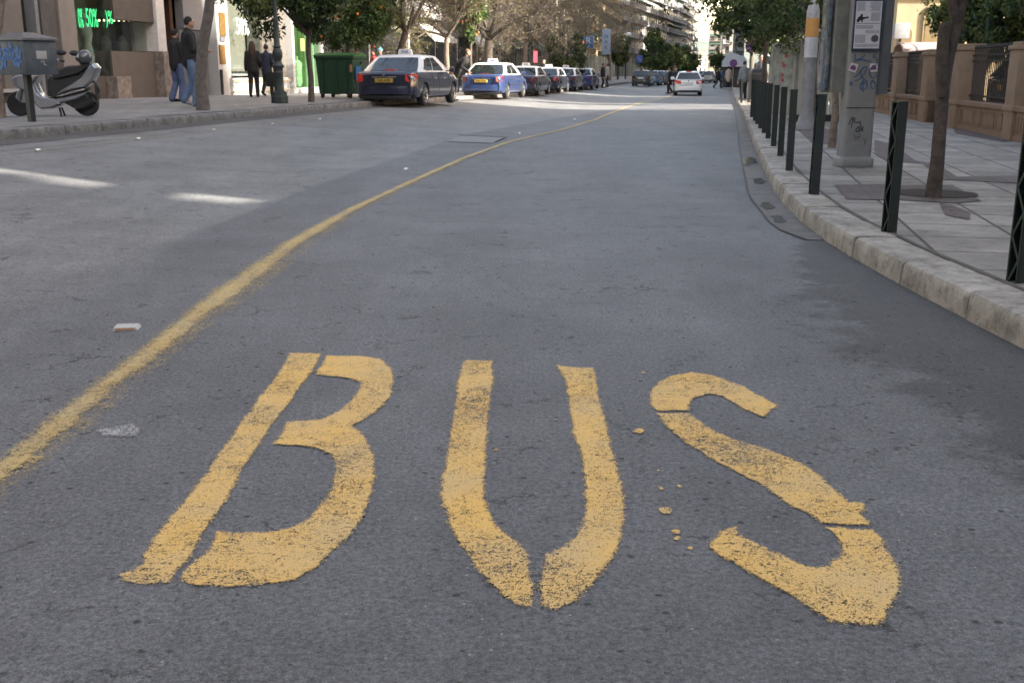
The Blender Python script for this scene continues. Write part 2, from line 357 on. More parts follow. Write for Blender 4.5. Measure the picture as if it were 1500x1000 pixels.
# concrete gutter on the right
GE = [at(*p) for p in [(1182, 352), (1160, 349), (1128, 326), (1098, 288), (1090, 250), (1084, 220), (1081, 190), (1076, 160), (1068, 138)]]
def ge(y):
    if y < GE[0].y: return kr(y) + .02
    for i in range(len(GE) - 1):
        if y <= GE[i + 1].y:
            f = (y - GE[i].y) / (GE[i + 1].y - GE[i].y); return GE[i].x + (GE[i + 1].x - GE[i].x) * f
    return kr(y) - .35
Mg = mat('gutter_concrete', (.105, .096, .088), .7, var=.35, scale=5, bump=.006, bscale=30, dirt=.85, dirtcol=(.035, .03, .026))
sheet('gutter', lambda y: min(ge(y), kr(y)), lambda y: kr(y) + .05, GE[0].y, 120, .005, Mg, nu=4)
sheet('gutter_edge', lambda y: min(ge(y), kr(y)) - .014 + .012 * mnoise.noise(Vector((1, y * 2.1, 0))), lambda y: min(ge(y), kr(y)) + .004 + .008 * mnoise.noise(Vector((5, y * 3.1, 0))), GE[0].y, 60, .008, mat('tar_edge', (.05, .047, .045), .8, var=.4, scale=15), nu=1)
def poly_flat(name, pts, dz, m, label=None, cat=None, kind=None, parent=None, group=None, jit=0, h=0):
    P = [Vector((p.x, p.y)) for p in pts]; P = [q.to_3d() for q in P] + [P[0].to_3d()]
    P = resample(P, .06)[:-1]
    if jit: P = [q + Vector((random.uniform(-jit, jit), random.uniform(-jit, jit), 0)) for q in P]
    vs = [(q.x, q.y, gz(q.x, q.y) + dz) for q in P]
    b = MB(); b.add(vs, [tuple(t) for t in tessellate_polygon([[Vector(v) for v in vs]])])
    o = b.build(name, m, parent, smooth=0); return tag(o, label, cat, group, kind)
random.seed(3)
Mw = mat('puddle_water', (.03, .027, .024), .22, var=.3)
for i, pl in enumerate([[(1088, 233), (1098, 231), (1106, 233), (1110, 240), (1101, 241), (1092, 244), (1087, 240)], [(1104, 263), (1114, 262), (1121, 267), (1116, 271), (1106, 270)], [(1112, 299), (1124, 297), (1131, 301), (1134, 306), (1124, 308), (1117, 306)], [(1128, 318), (1140, 316), (1150, 325), (1142, 328), (1134, 325)]]):
    poly_flat('water', [at(*p) for p in pl], .009, Mw, kind='structure', jit=.02)
# ---- kerbs: one swept stone edge with open joints ----
def kerb(name, xf, side, y0, y1, m, h=PAV, w=KW, stone=.85):
    pts = []; y = y0
    while y < y1: pts.append(Vector((xf(y), y, 0))); y += max(.25, y * .03)
    P = []; acc = 0; nxt = stone
    fine = resample(pts, .12); L = [0]
    for i in range(1, len(fine)): L.append(L[-1] + (fine[i] - fine[i - 1]).length)
    rnd = random.Random(5); joints = []; j = .4
    while j < min(L[-1], 80): joints.append(j); j += stone * rnd.uniform(.9, 1.1)
    st = []
    for i, l in enumerate(L):
        if l > 60 and i % 20: continue
        if not any(abs(l - q) < .05 for q in joints): st.append((l, 0))
    for q in joints: st += [(q - .04, 0), (q - .012, 0), (q - .007, 1), (q + .007, 1), (q + .012, 0), (q + .04, 0)]
    st.sort(); rings = []
    def pos(l):
        for i in range(1, len(L)):
            if l <= L[i]:
                f = (l - L[i - 1]) / max(1e-6, L[i] - L[i - 1]); return fine[i - 1].lerp(fine[i], f), (fine[i] - fine[i - 1]).normalized()
        return fine[-1], (fine[-1] - fine[-2]).normalized()
    k = 0
    for l, g in st:
        if l > L[-1] or l < 0: continue
        p, d = pos(l); nrm = Vector((d.y, -d.x, 0)) * side
        ji = sum(1 for q in joints if q < l - 1e-4); rr = random.Random(ji * 7 + 1); dzs = rr.uniform(-.006, .006); dxs = rr.uniform(-.006, .006)
        ring = []
        wob = mnoise.noise(Vector((l * 3, 0, side))) * .003
        for a, z in ((dxs, -.06), (dxs, .0), (dxs + .005, h * .5), (dxs + .01, h * .84), (dxs + .02, h * .95), (dxs + .042, h), (w * .5, h + .003), (w - .01, h + .001), (w, h - .01), (w, -.06)):
            if g: a, z = a + (.03 if a < w * .5 else 0), z - (.035 if z > h * .6 else 0)
            q = p + nrm * (a + (wob if .0 < z < h * .95 else 0)); ring.append((q.x, q.y, gz(p.x, p.y) + z + (dzs if z > .01 else 0) + wob * .5 * (z > .01)))
        rings.append(ring)
    b = MB(); b.loft(rings); return tag(b.build(name, m, smooth=32), kind='structure')
def stone_mat(name, c1, c2, dark, sc=3):
    m = bpy.data.materials.new(name); m.use_nodes = True; t = m.node_tree; b = t.nodes["Principled BSDF"]
    V = N(t, "ShaderNodeTexCoord").outputs["Object"]
    c = mixc(t, ramp_n(t, noise_n(t, V, sc, 6, .65), .35, .65), c1, c2)
    c = mixc(t, ramp_n(t, noise_n(t, V, sc * 2.3, 8, .8), .47, .66, 0, .85), c, dark)
    c = mixc(t, ramp_n(t, noise_n(t, V, 90, 3, .7), .55, .75, 0, .5), c, dark)
    c = mixc(t, 1., c, ramp_n(t, noise_n(t, V, 200, 2), .3, .7, .85, 1.15), 'MULTIPLY')
    t.links.new(c, b.inputs["Base Color"]); b.inputs["Roughness"].default_value = .8
    bp = N(t, "ShaderNodeBump"); bp.inputs["Distance"].default_value = .006; t.links.new(noise_n(t, V, 35, 6, .7), bp.inputs["Height"]); t.links.new(bp.outputs[0], b.inputs["Normal"])
    MATS[name] = m; return m
Mk = stone_mat('kerb_stone', (.21, .195, .172), (.40, .375, .33), (.075, .066, .054))
kerb('kerb', kr, 1, 1.2, 150, Mk)
kerb('left_kerb', kl, -1, 4, 130, stone_mat('kerb_stone_grey', (.14, .135, .126), (.22, .21, .195), (.035, .032, .03)), stone=1.0)
# ---- paving ----
def paving(name, cA, cB, jc, bw, rh, ang, mort=.012, off=.5, bump=.004, big=.25):
    m = bpy.data.materials.new(name); m.use_nodes = True; t = m.node_tree; b = t.nodes["Principled BSDF"]
    V = N(t, "ShaderNodeTexCoord").outputs["Object"]; mp = N(t, "ShaderNodeMapping"); mp.inputs["Rotation"].default_value = (0, 0, ang); t.links.new(V, mp.inputs[0])
    br = N(t, "ShaderNodeTexBrick"); br.inputs["Scale"].default_value = 1; br.inputs["Mortar Size"].default_value = mort; br.inputs["Mortar Smooth"].default_value = .3
    br.inputs["Brick Width"].default_value = bw; br.inputs["Row Height"].default_value = rh; br.offset = off; br.inputs["Bias"].default_value = 0
    br.inputs["Color1"].default_value = (*cA, 1); br.inputs["Color2"].default_value = (*cB, 1); br.inputs["Mortar"].default_value = (*jc, 1)
    t.links.new(mp.outputs[0], br.inputs["Vector"])
    c = mixc(t, 1., br.outputs[0], ramp_n(t, noise_n(t, V, 1.7, 6, .7), .3, .7, 1 - big, 1 + big), 'MULTIPLY')
    c = mixc(t, ramp_n(t, noise_n(t, V, 4, 8, .8), .5, .68, 0, .7), c, jc)
    c = mixc(t, 1., c, ramp_n(t, noise_n(t, V, 120, 3, .7), .3, .7, .85, 1.15), 'MULTIPLY')
    t.links.new(c, b.inputs["Base Color"]); b.inputs["Roughness"].default_value = .75
    h = math_n(t, 'SUBTRACT', math_n(t, 'MULTIPLY', noise_n(t, V, 25, 5, .7), .5), br.outputs["Fac"])
    bp = N(t, "ShaderNodeBump"); bp.inputs["Distance"].default_value = bump; t.links.new(h, bp.inputs["Height"]); t.links.new(bp.outputs[0], b.inputs["Normal"])
    MATS[name] = m; return m
Mp = paving('slab_paving', (.28, .258, .23), (.185, .172, .155), (.055, .048, .043), .62, .62, R(11.5), .014, off=0, big=.4)
sheet('pavement', lambda y: kb(y) - .012, lambda y: kr(y) + 20 + abs(y) * .3, -25, 150, PAV - .004, Mp, nu=24)
Mpl = paving('left_slab_paving', (.24, .232, .22), (.19, .182, .172), (.08, .075, .07), .5, .5, R(12), .012)
sheet('left_pavement', lambda y: kl(y) - 16, lambda y: kl(y) - KW + .005, -20, 260, PAV - .004, Mpl, nu=16)
sheet('far_pavement', lambda y: kr(y) + KW, lambda y: kr(y) + 30, 150, 380, PAV - .01, Mp, nu=6)
Mb = paving('brick_paving', (.115, .085, .078), (.085, .064, .06), (.05, .043, .04), .2, .1, R(11.5), .01, big=.3)
for pl in ([(1222, 271), (1301, 270), (1301, 293), (1240, 292)], [(1301, 272), (1395, 271), (1437, 294), (1400, 298), (1301, 292)],
           [(1281, 205), (1310, 212), (1340, 235), (1374, 241), (1402, 259), (1500, 257), (1520, 270), (1376, 263), (1352, 240), (1300, 236), (1281, 225)],
           [(1395, 186), (1420, 190), (1490, 206), (1470, 208), (1400, 196)], [(1165, 187), (1232, 190), (1232, 213), (1190, 210)], [(1376, 297), (1395, 301), (1422, 312), (1420, 322), (1385, 315)]):
    poly_flat('pavement_brick_band', [at(p[0], p[1], PAV) for p in pl], PAV + .002, Mb, kind='structure')
Mj = mat('filled_joint', (.085, .078, .07), .9, var=.3, bump=.006, bscale=60)
sheet('pavement_joint', lambda y: kb(y) - .02, lambda y: kb(y) + .018 + .02 * mnoise.noise(Vector((0, y * 1.3, 0))), 1.2, 60, PAV + .003, Mj, nu=2)
# tree pit
Ms = mat('soil', (.035, .028, .022), .95, var=.4, scale=20, bump=.02, bscale=30)
def disc(name, c, r, dz, m, n=28, **k):
    return poly_flat(name, [Vector((c.x + r * math.cos(2 * math.pi * i / n) * random.uniform(.97, 1.03), c.y + r * math.sin(2 * math.pi * i / n) * random.uniform(.97, 1.03), 0)) for i in range(n)], dz, m, **k)
pit = at(1370, 284, PAV); disc('tree_pit_soil', pit, .36, PAV + .006, Ms, kind='structure')
# ---- lettering ----
def strip_letter(name, outline, parent, m, wi=.010, wo=.016):
    P = [q.to_3d() for q in outline] + [outline[0].to_3d()]
    P = resample(P, .03)[:-1]; n = len(P)
    area = sum(P[i].x * P[(i + 1) % n].y - P[(i + 1) % n].x * P[i].y for i in range(n)); sg = 1 if area > 0 else -1
    ins, outs = [], []
    for i in range(n):
        d = (P[(i + 1) % n] - P[i - 1]).normalized(); nr = Vector((-d.y, d.x, 0)) * sg
        q = P[i] + nr * random.uniform(-.003, .003)
        ins.append(q + nr * wi); outs.append(q - nr * wo)
    vs = [(q.x, q.y, gz(q.x, q.y) + .005) for q in ins + outs]
    b = MB(); b.add(vs, [tuple(t) for t in tessellate_polygon([[Vector(v) for v in vs[:n]]])] + [(i, (i + 1) % n, (i + 1) % n + n, i + n) for i in range(n)])
    o = b.build(name, m, parent, smooth=0)
    a = o.data.attributes.new("edge", 'FLOAT', 'POINT'); a.data.foreach_set("value", [1.] * n + [0.] * n); return o
def zp(pts, sc, ox, oy): return [at(ox + x / sc, oy + y / sc).xy for x, y in pts]

Myp = paint('yellow_road_paint', (.74, .465, .135), (.63, .44, .19), .40, big=.9, mid=.5)
Myl = paint('yellow_lane_paint', (.54, .385, .15), (.46, .36, .19), .50, big=.5, mid=.6)
Z3, Z4, Z5 = (2.632, 150, 500), (2.38, 600, 500), (2.381, 920, 520)
LET = {'letter_B': [([(722, 47), (690, 110), (550, 290), (400, 510), (250, 700), (160, 820), (155, 865), (60, 905), (75, 930), (160, 940), (265, 937), (300, 880), (345, 830), (385, 750), (480, 610), (570, 450), (690, 280), (800, 130), (848, 50)], Z3),
   ([(865, 57), (1000, 60), (1075, 72), (1115, 110), (1125, 160), (1110, 220), (1060, 270), (1000, 310), (960, 330), (1005, 360), (1035, 410), (1050, 470), (1050, 550), (1030, 620), (1000, 690), (950, 760), (880, 820), (800, 890), (740, 925), (640, 940), (480, 953), (380, 945), (300, 932), (310, 890), (345, 862), (400, 822), (437, 735), (560, 742), (650, 740), (720, 725), (790, 690), (830, 650), (870, 590), (892, 520), (895, 470), (880, 440), (830, 415), (760, 405), (662, 400), (710, 312), (760, 310), (850, 305), (900, 280), (960, 230), (990, 190), (988, 160), (950, 145), (900, 138), (825, 130)], Z3)],
 'letter_U': [([(190, 68), (292, 70), (290, 140), (280, 250), (268, 350), (262, 440), (258, 540), (275, 600), (300, 650), (360, 690), (415, 735), (418, 800), (435, 870), (432, 930), (380, 925), (330, 890), (240, 810), (180, 720), (140, 640), (115, 560), (110, 510), (125, 440), (135, 350), (150, 260), (165, 170), (178, 85)], Z4),
   ([(510, 85), (560, 92), (640, 95), (650, 115), (660, 200), (680, 260), (700, 350), (725, 440), (745, 520), (752, 600), (740, 680), (700, 770), (640, 850), (580, 910), (510, 940), (460, 925), (450, 860), (455, 810), (470, 745), (530, 720), (580, 680), (605, 630), (615, 560), (608, 480), (600, 400), (575, 330), (555, 230), (545, 140)], Z4)],
 'letter_S': [([(522, 180), (470, 150), (400, 110), (300, 75), (220, 62), (150, 75), (100, 100), (75, 140), (80, 175), (100, 197), (215, 197), (212, 180), (225, 155), (280, 138), (330, 145), (400, 190), (470, 218)], Z5),
   ([(100, 206), (130, 250), (200, 310), (280, 360), (370, 410), (450, 450), (530, 500), (560, 530), (620, 550), (670, 590), (840, 597), (815, 560), (830, 525), (790, 513), (770, 520), (710, 460), (640, 400), (560, 360), (480, 330), (400, 305), (330, 280), (260, 240), (215, 206)], Z5),
   ([(690, 605), (850, 612), (890, 650), (920, 710), (950, 800), (930, 860), (900, 920), (870, 950), (800, 945), (700, 935), (640, 890), (540, 830), (440, 770), (350, 720), (300, 690), (288, 660), (320, 615), (375, 598), (400, 635), (470, 670), (560, 715), (640, 745), (700, 740), (735, 710), (740, 670), (720, 630)], Z5)]}
lt = empty('road_lettering', at(720, 720), 0, 'worn yellow BUS lettering painted large across the dark bus lane', 'road marking')
def join_objs(obs, name, parent):
    bm = bmesh.new()
    for o in obs: bm.from_mesh(o.data)
    me = bpy.data.meshes.new(name); bm.to_mesh(me); bm.free()
    for m in obs[0].data.materials: me.materials.append(m)
    for o in obs: bpy.data.objects.remove(o)
    r = bpy.data.objects.new(name, me); COL.objects.link(r)
    if parent: r.parent = parent
    return r
base = lt.location.copy()
for k, pieces in LET.items():
    obs = [strip_letter('letter', zp(p, *z), None, Myp) for p, z in pieces]
    o = join_objs(obs, 'letter', lt); o.matrix_parent_inverse = Matrix.Translation(-base); o['label'] = 'yellow painted letter ' + k[-1]
b0 = []
for x, y, r_ in [(975, 748, .022), (936, 632, .02), (990, 780, .014), (968, 716, .01), (993, 790, .012), (1012, 805, .008), (965, 690, .006), (1140, 812, .009), (996, 714, .008), (727, 660, .008), (942, 547, .01)]:
    c = at(x, y); outl = [Vector((c.x + r_ * (1.0 + .9 * random.random()) * .7 * math.cos(a * .7), c.y + r_ * 1.1 * (.5 + .9 * random.random()) * math.sin(a * .7))) for a in range(9)]
    b0.append(strip_letter('paint_blot', outl, None, Myp, wi=.002, wo=.003))
o = join_objs(b0, 'paint_blot', None); tag(o, 'small spilled yellow paint blots between the U and the S', 'paint blots', kind='stuff')
# lane line
LL = [(-150, 790), (0, 665), (100, 585), (200, 512), (272, 452), (340, 404), (408, 357), (500, 309), (620, 255), (676, 231), (740, 208), (820, 190), (868, 175.5), (940, 149.5), (990, 138)]
RL = [(-130, 860), (0, 722), (65, 675), (125, 625), (200, 562), (272, 503), (323, 462), (408, 401), (500, 333), (580, 283), (660, 243), (748, 213), (860, 182), (940, 153), (990, 139.5)]
LW = [at(*p) for p in LL]; RW = [at(*p) for p in RL]
def xof(P, y):
    for i in range(len(P) - 1):
        if y <= P[i + 1].y or i == len(P) - 2:
            f = (y - P[i].y) / (P[i + 1].y - P[i].y); return P[i].x + (P[i + 1].x - P[i].x) * f
y = LW[1].y - .8; rows = []; ev = []
prof = [(-.16, 0), (.12, .8), (.3, 1.15), (.5, 1.05), (.64, .74), (.9, .62), (1.2, 0)]
while y < 120:
    a, c = xof(LW, y) if y < LW[-1].y else LW[-1].x + .19 * (y - LW[-1].y), 0
    wn = min(.32, max(.18, 1.2 * (xof(RW, y) - xof(LW, y)))) if y < 12 else .19; wdt = wn + (.18 - wn) * ss((y - 5) / 7)
    rows.append([(a + wdt * q, y, gz(a + wdt * q, y) + .007) for q, e in prof]); ev += [e for q, e in prof]; y += .05 if y < 10 else .5
n = len(prof); b = MB(); b.add([p for r in rows for p in r], [(i * n + k, i * n + k + 1, (i + 1) * n + k + 1, (i + 1) * n + k) for i in range(len(rows) - 1) for k in range(n - 1)])
o = b.build('lane_line', Myl, smooth=0); a = o.data.attributes.new("edge", 'FLOAT', 'POINT'); a.data.foreach_set("value", ev)
tag(o, 'long worn yellow lane line curving up the middle of the road', 'road marking')
Mpl2 = paint('pale_line_paint', (.3, .26, .17), (.26, .23, .17), .5, big=.3)
# thin pale line by the left kerb
for k, (off, y0, y1) in enumerate(((.95, 6, 60), (1.25, 6, 26))):
    b = MB(); vs = []; ev = []; ys = [y0 + i * .4 for i in range(int((y1 - y0) / .4))]
    for y in ys:
        a = kl(y) + off - (y - 15) * .012 * (k == 1)
        for q, e in ((0, 0), (.03, .9), (.07, .9), (.1, 0)): vs.append((a + q, y, gz(a + q, y) + .008)); ev.append(e)
    b.add(vs, [(i * 4 + j, i * 4 + j + 1, i * 4 + j + 5, i * 4 + j + 4) for i in range(len(ys) - 1) for j in range(3)])
    o = b.build('edge_line', Mpl2, smooth=0); a = o.data.attributes.new("edge", 'FLOAT', 'POINT'); a.data.foreach_set("value", ev)
    tag(o, ('thin faded yellow line along the left gutter, the one nearer the kerb', 'thin faded yellow line along the left gutter, the one nearer the middle')[k], 'road marking')
# manhole patch, white scuff, reflector, litter
poly_flat('road_patch', [at(*p) for p in [(655, 208), (676, 198.5), (742, 202), (722, 210.5)]], .010, mat('patch_concrete', (.2, .2, .2), .8, var=.15, bump=.004), kind='structure')
for pl in ([(672, 198), (740, 201.5), (739, 202.5), (671, 199)], [(724, 208), (742, 201.5), (743, 202), (726, 209)]):
    poly_flat('road_seam', [at(*p) for p in pl], .013, Mj, kind='structure')
Msc = paint('white_scuff_paint', (.5, .5, .48), (.4, .4, .4), .62)
o = strip_letter('scuff_mark', [at(*p).xy for p in [(140, 632), (165, 626), (195, 622), (208, 630), (200, 640), (175, 642), (150, 640)]], None, Msc); tag(o, 'flaky white scuff on the asphalt left of the letter B', 'scuff mark')
c = at(185, 481); rf = empty('road_reflector', c, R(8), 'low white and brown road reflector left of the yellow line', 'reflector')
b = MB(); b.prism([(-.062, 0), (.062, 0), (.05, .014), (-.05, .014)], -.045, .045); b.build('casing', mat('reflector_white', (.42, .42, .40), .5, var=.2, dirt=.5), rf)
b = MB(); b.quad((-.045, -.048, .003), (.05, -.048, .003), (.04, -.047, .012), (-.035, -.047, .012)); b.build('lens', mat('reflector_amber', (.3, .17, .09), .35), rf)
Ml = mat('litter_white', (.7, .69, .66), .7, var=.1)
for i, (x, y, lb) in enumerate([(596, 250, 'white litter scrap beside the curve of the yellow line'), (760, 197, 'white scrap just left of the yellow line, far up the road'), (842, 176, 'tiny white scrap beyond the pale road patch'), (55, 222, 'white litter scrap by the left gutter, nearest the corner'), (202, 205, 'white scrap on the road below the scooter'),
                            (313, 192, 'white scrap on the road below the leaning tree'), (400, 183, 'white scrap on the road below the green lamp post'), (468, 176, 'white scrap on the road left of the dark taxi')]):
    c = at(x, y); b = MB(); r0 = random.Random(i)
    wv = .032; b.add([(-wv, -.03, .012), (0, -.035, .03), (wv, -.02, .012), (wv * .9, .03, .02), (0, .03, .035), (-wv, .03, .014), (-wv, -.03, .016), (0, -.035, .034), (wv, -.02, .016), (wv * .9, .03, .024), (0, .03, .039), (-wv, .03, .018)],
                        [(0, 1, 4, 5), (1, 2, 3, 4), (6, 11, 10, 7), (7, 10, 9, 8), (0, 6, 7, 1), (1, 7, 8, 2), (2, 8, 9, 3), (3, 9, 10, 4), (4, 10, 11, 5), (5, 11, 6, 0)])
    o = b.build('litter', Ml, loc=c); o.rotation_euler = (0, 0, r0.uniform(-1, 1)); tag(o, lb, 'litter')
# ================= BUILDERS =================
M_tyre = mat('tyre_rubber', (.018, .018, .018), .8, var=.2); M_rim = mat('alloy_rim', (.6, .6, .6), .3, metal=.85, var=.05)
M_glass = mat('car_glass', (.012, .016, .018), .04, var=.1, spec=.9); M_black = mat('black_plastic', (.015, .015, .016), .5)
M_lamp = mat('tail_lamp_red', (.16, .01, .012), .2, spec=.6, coat=.4); M_lampw = mat('headlight_glass', (.6, .62, .65), .15)
M_lit = mat('tail_lamp_lit', (.3, .02, .018), .3, emit=(1, .06, .04), estr=.04); M_amb = mat('indicator_lit', (.7, .3, .05), .3, emit=(1, .45, .08), estr=.6)
M_chrome = mat('chrome', (.7, .7, .7), .15, metal=1, var=0); M_plate = mat('plate_yellow', (.55, .36, .06), .5); M_platew = mat('plate_white', (.6, .6, .58), .5)
M_wht = mat('taxi_white', (.72, .72, .7), .3, coat=.6, var=.04)
def paintm(name, c): return mat(name, c, .32, metal=.25, coat=1., var=.05, scale=3)
def car(loc, heading, L, W, H, col, roofcol, label, cat='car', group=None, kind='sedan', plate=None, taxi=False, lit=False, white_plate=False, wheelr=.31, near=True):
    root = empty('taxi' if taxi else 'parked_car', loc, heading, label, cat, group)
    zs, zb, zt = .26, H * .63, H * .665; yw = (L * .175 + .08, L * .795); hw = W / 2
    if kind == 'sedan':
        top = [(0, zt - .10), (.06, zt - .03), (.16, zt), (.9, zt + .0), (1.6, zt), (L * .66, zt - .01), (L * .74, zt - .04), (L - .5, zt - .17), (L - .15, zt - .27), (L, zt - .36)]
        gh = dict(rb=L * .125, rt=L * .285, ft=L * .56, fb=L * .735)
    else:
        top = [(0, zt - .12), (.05, zt - .03), (.2, zt), (1.6, zt), (L * .68, zt - .01), (L * .76, zt - .06), (L - .45, zt - .2), (L - .12, zt - .3), (L, zt - .4)]
        gh = dict(rb=.06, rt=L * .10, ft=L * .56, fb=L * .755)
    b = MB(); rings = []
    ys = sorted(set([0, .03, .09] + [i * .07 for i in range(2, int(L / .07))] + [L - .09, L - .03, L]))
    for y in ys:
        e = 1 - .16 * max(0, 1 - y / .45) ** 2.2 - .24 * max(0, 1 - (L - y) / .7) ** 2.2
        w_ = hw * e; t_ = interp(top, y)[0]; lo = zs + (.06 if y < .2 or y > L - .2 else 0)
        for c in yw:
            d = abs(y - c)
            if d < wheelr + .055: lo = max(lo, wheelr + math.sqrt((wheelr + .055) ** 2 - d * d))
        half = [(w_ * .94, lo), (w_ * .985, max(lo, zs + .12)), (w_, max(lo, .48)), (w_ * .995, max(lo + .01, zb * .78)), (w_ * .97, max(lo + .02, min(zb - .10, t_ - .06))), (w_ * .93, t_ - .03), (w_ * .86, t_), (w_ * .5, t_ + .015), (0, t_ + .02)]
        rings.append([(x, y, z) for x, z in half] + [(-x, y, z) for x, z in half[-2::-1]])
    b.loft(rings); b.build('body', col, root, smooth=30)
    b = MB(); b.box(-hw + .2, hw - .2, .25, L - .3, .2, .62); b.build('underbody', M_black, root)
    # greenhouse
    wb, wt = hw * .93, hw * .72; bt = zt - .02; rt = H
    def hs(y): return zt if y > 0 else zt
    base = [(-wb, gh['rb'], bt), (wb, gh['rb'], bt), (wb, gh['fb'], bt), (-wb, gh['fb'], bt)]
    tp = [(-wt, gh['rt'], rt - .07), (wt, gh['rt'], rt - .07), (wt, gh['ft'], rt - .05), (-wt, gh['ft'], rt - .05)]
    b = MB(); rg = []
    for f, zz in ((0, 0), (.5, 0), (.9, 0), (1, 0)):
        k = f ** 1.0; r_ = []
        for p, q in zip(base, tp):
            v = Vector(p).lerp(Vector(q), k); bulge = .035 * math.sin(math.pi * k) ; v.x *= 1 + bulge; r_.append(v)
        n_ = []
        for i in range(4):
            a, c = r_[i], r_[(i + 1) % 4]
            for j in range(6):
                v = a.lerp(c, j / 6)
                if i % 2 == 0: v = v + Vector((0, (-.07 if i == 0 else .10) * math.sin(math.pi * j / 6), 0))
                n_.append(v)
        rg.append(n_)
    top2 = []
    for sc_, zz in ((.93, .035), (.7, .06), (.3, .07)):
        cx, cy = 0, (gh['rt'] + gh['ft']) / 2
        top2.append([Vector((cx + (v.x - cx) * sc_, cy + (v.y - cy) * sc_, rt - .06 + zz - .01)) for v in rg[-1]])
    b.loft(rg + top2); b.build('cabin', roofcol, root, smooth=28)
    def pane(name, face, u0, u1, v0, v1, m=M_glass, off=.008, nu=4, ub=None):
        # face: corner quad a(base left) b(base right) c(top right) d(top left)
        a, b_, c, d = [Vector(q) for q in face]; nrm = (b_ - a).cross(d - a).normalized()
        cen = Vector((0, L * .45, H * .8))
        if nrm.dot((a + c) / 2 - cen) < 0: nrm = -nrm
        vs = []; side = abs(nrm.x) > .5
        us = ub or (u0, u1)
        for v in [v0 + (v1 - v0) * i / 4 for i in range(5)]:
            for i in range(nu + 1):
                lo_, hi_ = us[0] + (u0 - us[0]) * 0, us[1]
                fr = i / nu
                u = (us[0] + (us[1] - us[0]) * fr) * (1 - (v - v0) / (v1 - v0)) + (u0 + (u1 - u0) * fr) * (v - v0) / (v1 - v0)
                p = a.lerp(b_, u).lerp(d.lerp(c, u), v)
                if side: p.x *= 1 + .035 * math.sin(math.pi * v)
                else: p.x *= 1 + .035 * math.sin(math.pi * v); p.y += (-.07 if nrm.y < 0 else .10) * math.sin(math.pi * u)
                vs.append(p + nrm * off)
        q = MB(); n = nu + 1; q.add(vs, [(i * n + k, i * n + k + 1, (i + 1) * n + k + 1, (i + 1) * n + k) for i in range(4) for k in range(nu)])
        return q.build(name, m, root)
    B0, B1, B2, B3 = base; T0, T1, T2, T3 = tp
    pane('rear_window', (B0, B1, T1, T0), .07, .93, .06, .93, nu=8, ub=(.05, .95))
    pane('windscreen', (B3, B2, T2, T3), .05, .95, .06, .95, nu=8, ub=(.03, .97))
    for f in ((B1, B2, T2, T1), (B0, B3, T3, T0)):
        cuts = ((.17, .40, .22, .47, .1, .92), (.435, .70, .50, .74, .1, .92), (.10, .155, .10, .2, .15, .8)) if kind == 'sedan' else ((.03, .26, .06, .28, .1, .9), (.30, .52, .31, .53, .1, .92), (.545, .84, .56, .76, .1, .92))
        for (a, c, ta, tc_, v0, v1) in cuts: pane('side_window', f, ta, tc_, v0, v1, nu=3, ub=(a, c + (.12 if (a, c) == (.435, .70) else 0)))
    # bumpers
    for nm, y0, s_ in (('rear_bumper', 0, -1), ('front_bumper', L, 1)):
        b = MB(); rg = []
        for i in range(-8, 9):
            f = i / 8; x = f * hw * .93; yy = y0 + s_ * (.075 - .19 * abs(f) ** 4)
            rg.append([(x, yy - s_ * .16, .3), (x, yy, .34), (x, yy + s_ * .012, .44), (x, yy, .56), (x, yy - s_ * .16, .59)])
        b.loft(rg); b.build(nm, col, root, smooth=50)
    b = MB(); b.box(-hw * .8, hw * .8, -.03, .1, .2, .31, bev=.02); b.build('bumper_skirt', M_black, root)
    # wheels
    wheel = MB(); wheel.lathe([(wheelr * .62, -.09), (wheelr * .9, -.10), (wheelr, -.07), (wheelr, .07), (wheelr * .9, .10), (wheelr * .62, .09)], ax='x', n=24)
    rim = MB(); rim.lathe([(wheelr * .64, .05), (wheelr * .66, .098), (wheelr * .6, .085), (wheelr * .55, .05), (.02, .06)], ax='x', n=24)
    for k in range(7):
        a = 2 * math.pi * k / 7; d = Vector((0, math.cos(a), math.sin(a))); e = Vector((0, -d.z, d.y))
        q = [Vector((.062, 0, 0)) + d * .03 + e * .028, Vector((.062, 0, 0)) + d * .03 - e * .028, Vector((.085, 0, 0)) + d * wheelr * .6 - e * .022, Vector((.085, 0, 0)) + d * wheelr * .6 + e * .022]
        rim.add([*q, *[p + Vector((.02, 0, 0)) for p in q]], [(4, 5, 6, 7), (0, 4, 7, 3), (1, 2, 6, 5), (0, 1, 5, 4)])
    first = None
    for sx in (1, -1):
        for y in yw:
            if first is None:
                wo = wheel.build('wheel', M_tyre, root, smooth=40); rm = rim.build('rim', M_rim, wo, smooth=30); first = wo
            else:
                wo = first.copy(); COL.objects.link(wo); rm = first.children[0].copy(); COL.objects.link(rm); rm.parent = wo
            wo.location = (sx * (hw - .11), y, wheelr); wo.rotation_euler = (0, 0, 0 if sx > 0 else math.pi)
    # lamps
    lm = M_lit if lit else M_lamp
    for sx in (1, -1):
        b = MB(); z0, z1 = (zt - .30, zt - .07) if kind == 'sedan' else (zt - .3, zt - .02)
        if kind == 'sedan': rr = [(hw * .68, -.015, z0 + .05), (hw * .80, .0, z0), (hw * .935, .10, z0 + .04), (hw * .975, .28, z0 + .12), (hw * .965, .26, z1 - .02), (hw * .90, .07, z1), (hw * .76, -.012, z1 + .0), (hw * .68, -.02, z1 - .03)]
        else: rr = [(hw * .52, -.02, z0 + .06), (hw * .8, -.0, z0 + .04), (hw * .94, .10, z0 + .06), (hw * .975, .3, z0 + .12), (hw * .96, .26, z1 - .04), (hw * .9, .06, z1 - .03), (hw * .75, -.015, z1 - .04), (hw * .54, -.022, z1 - .07)]
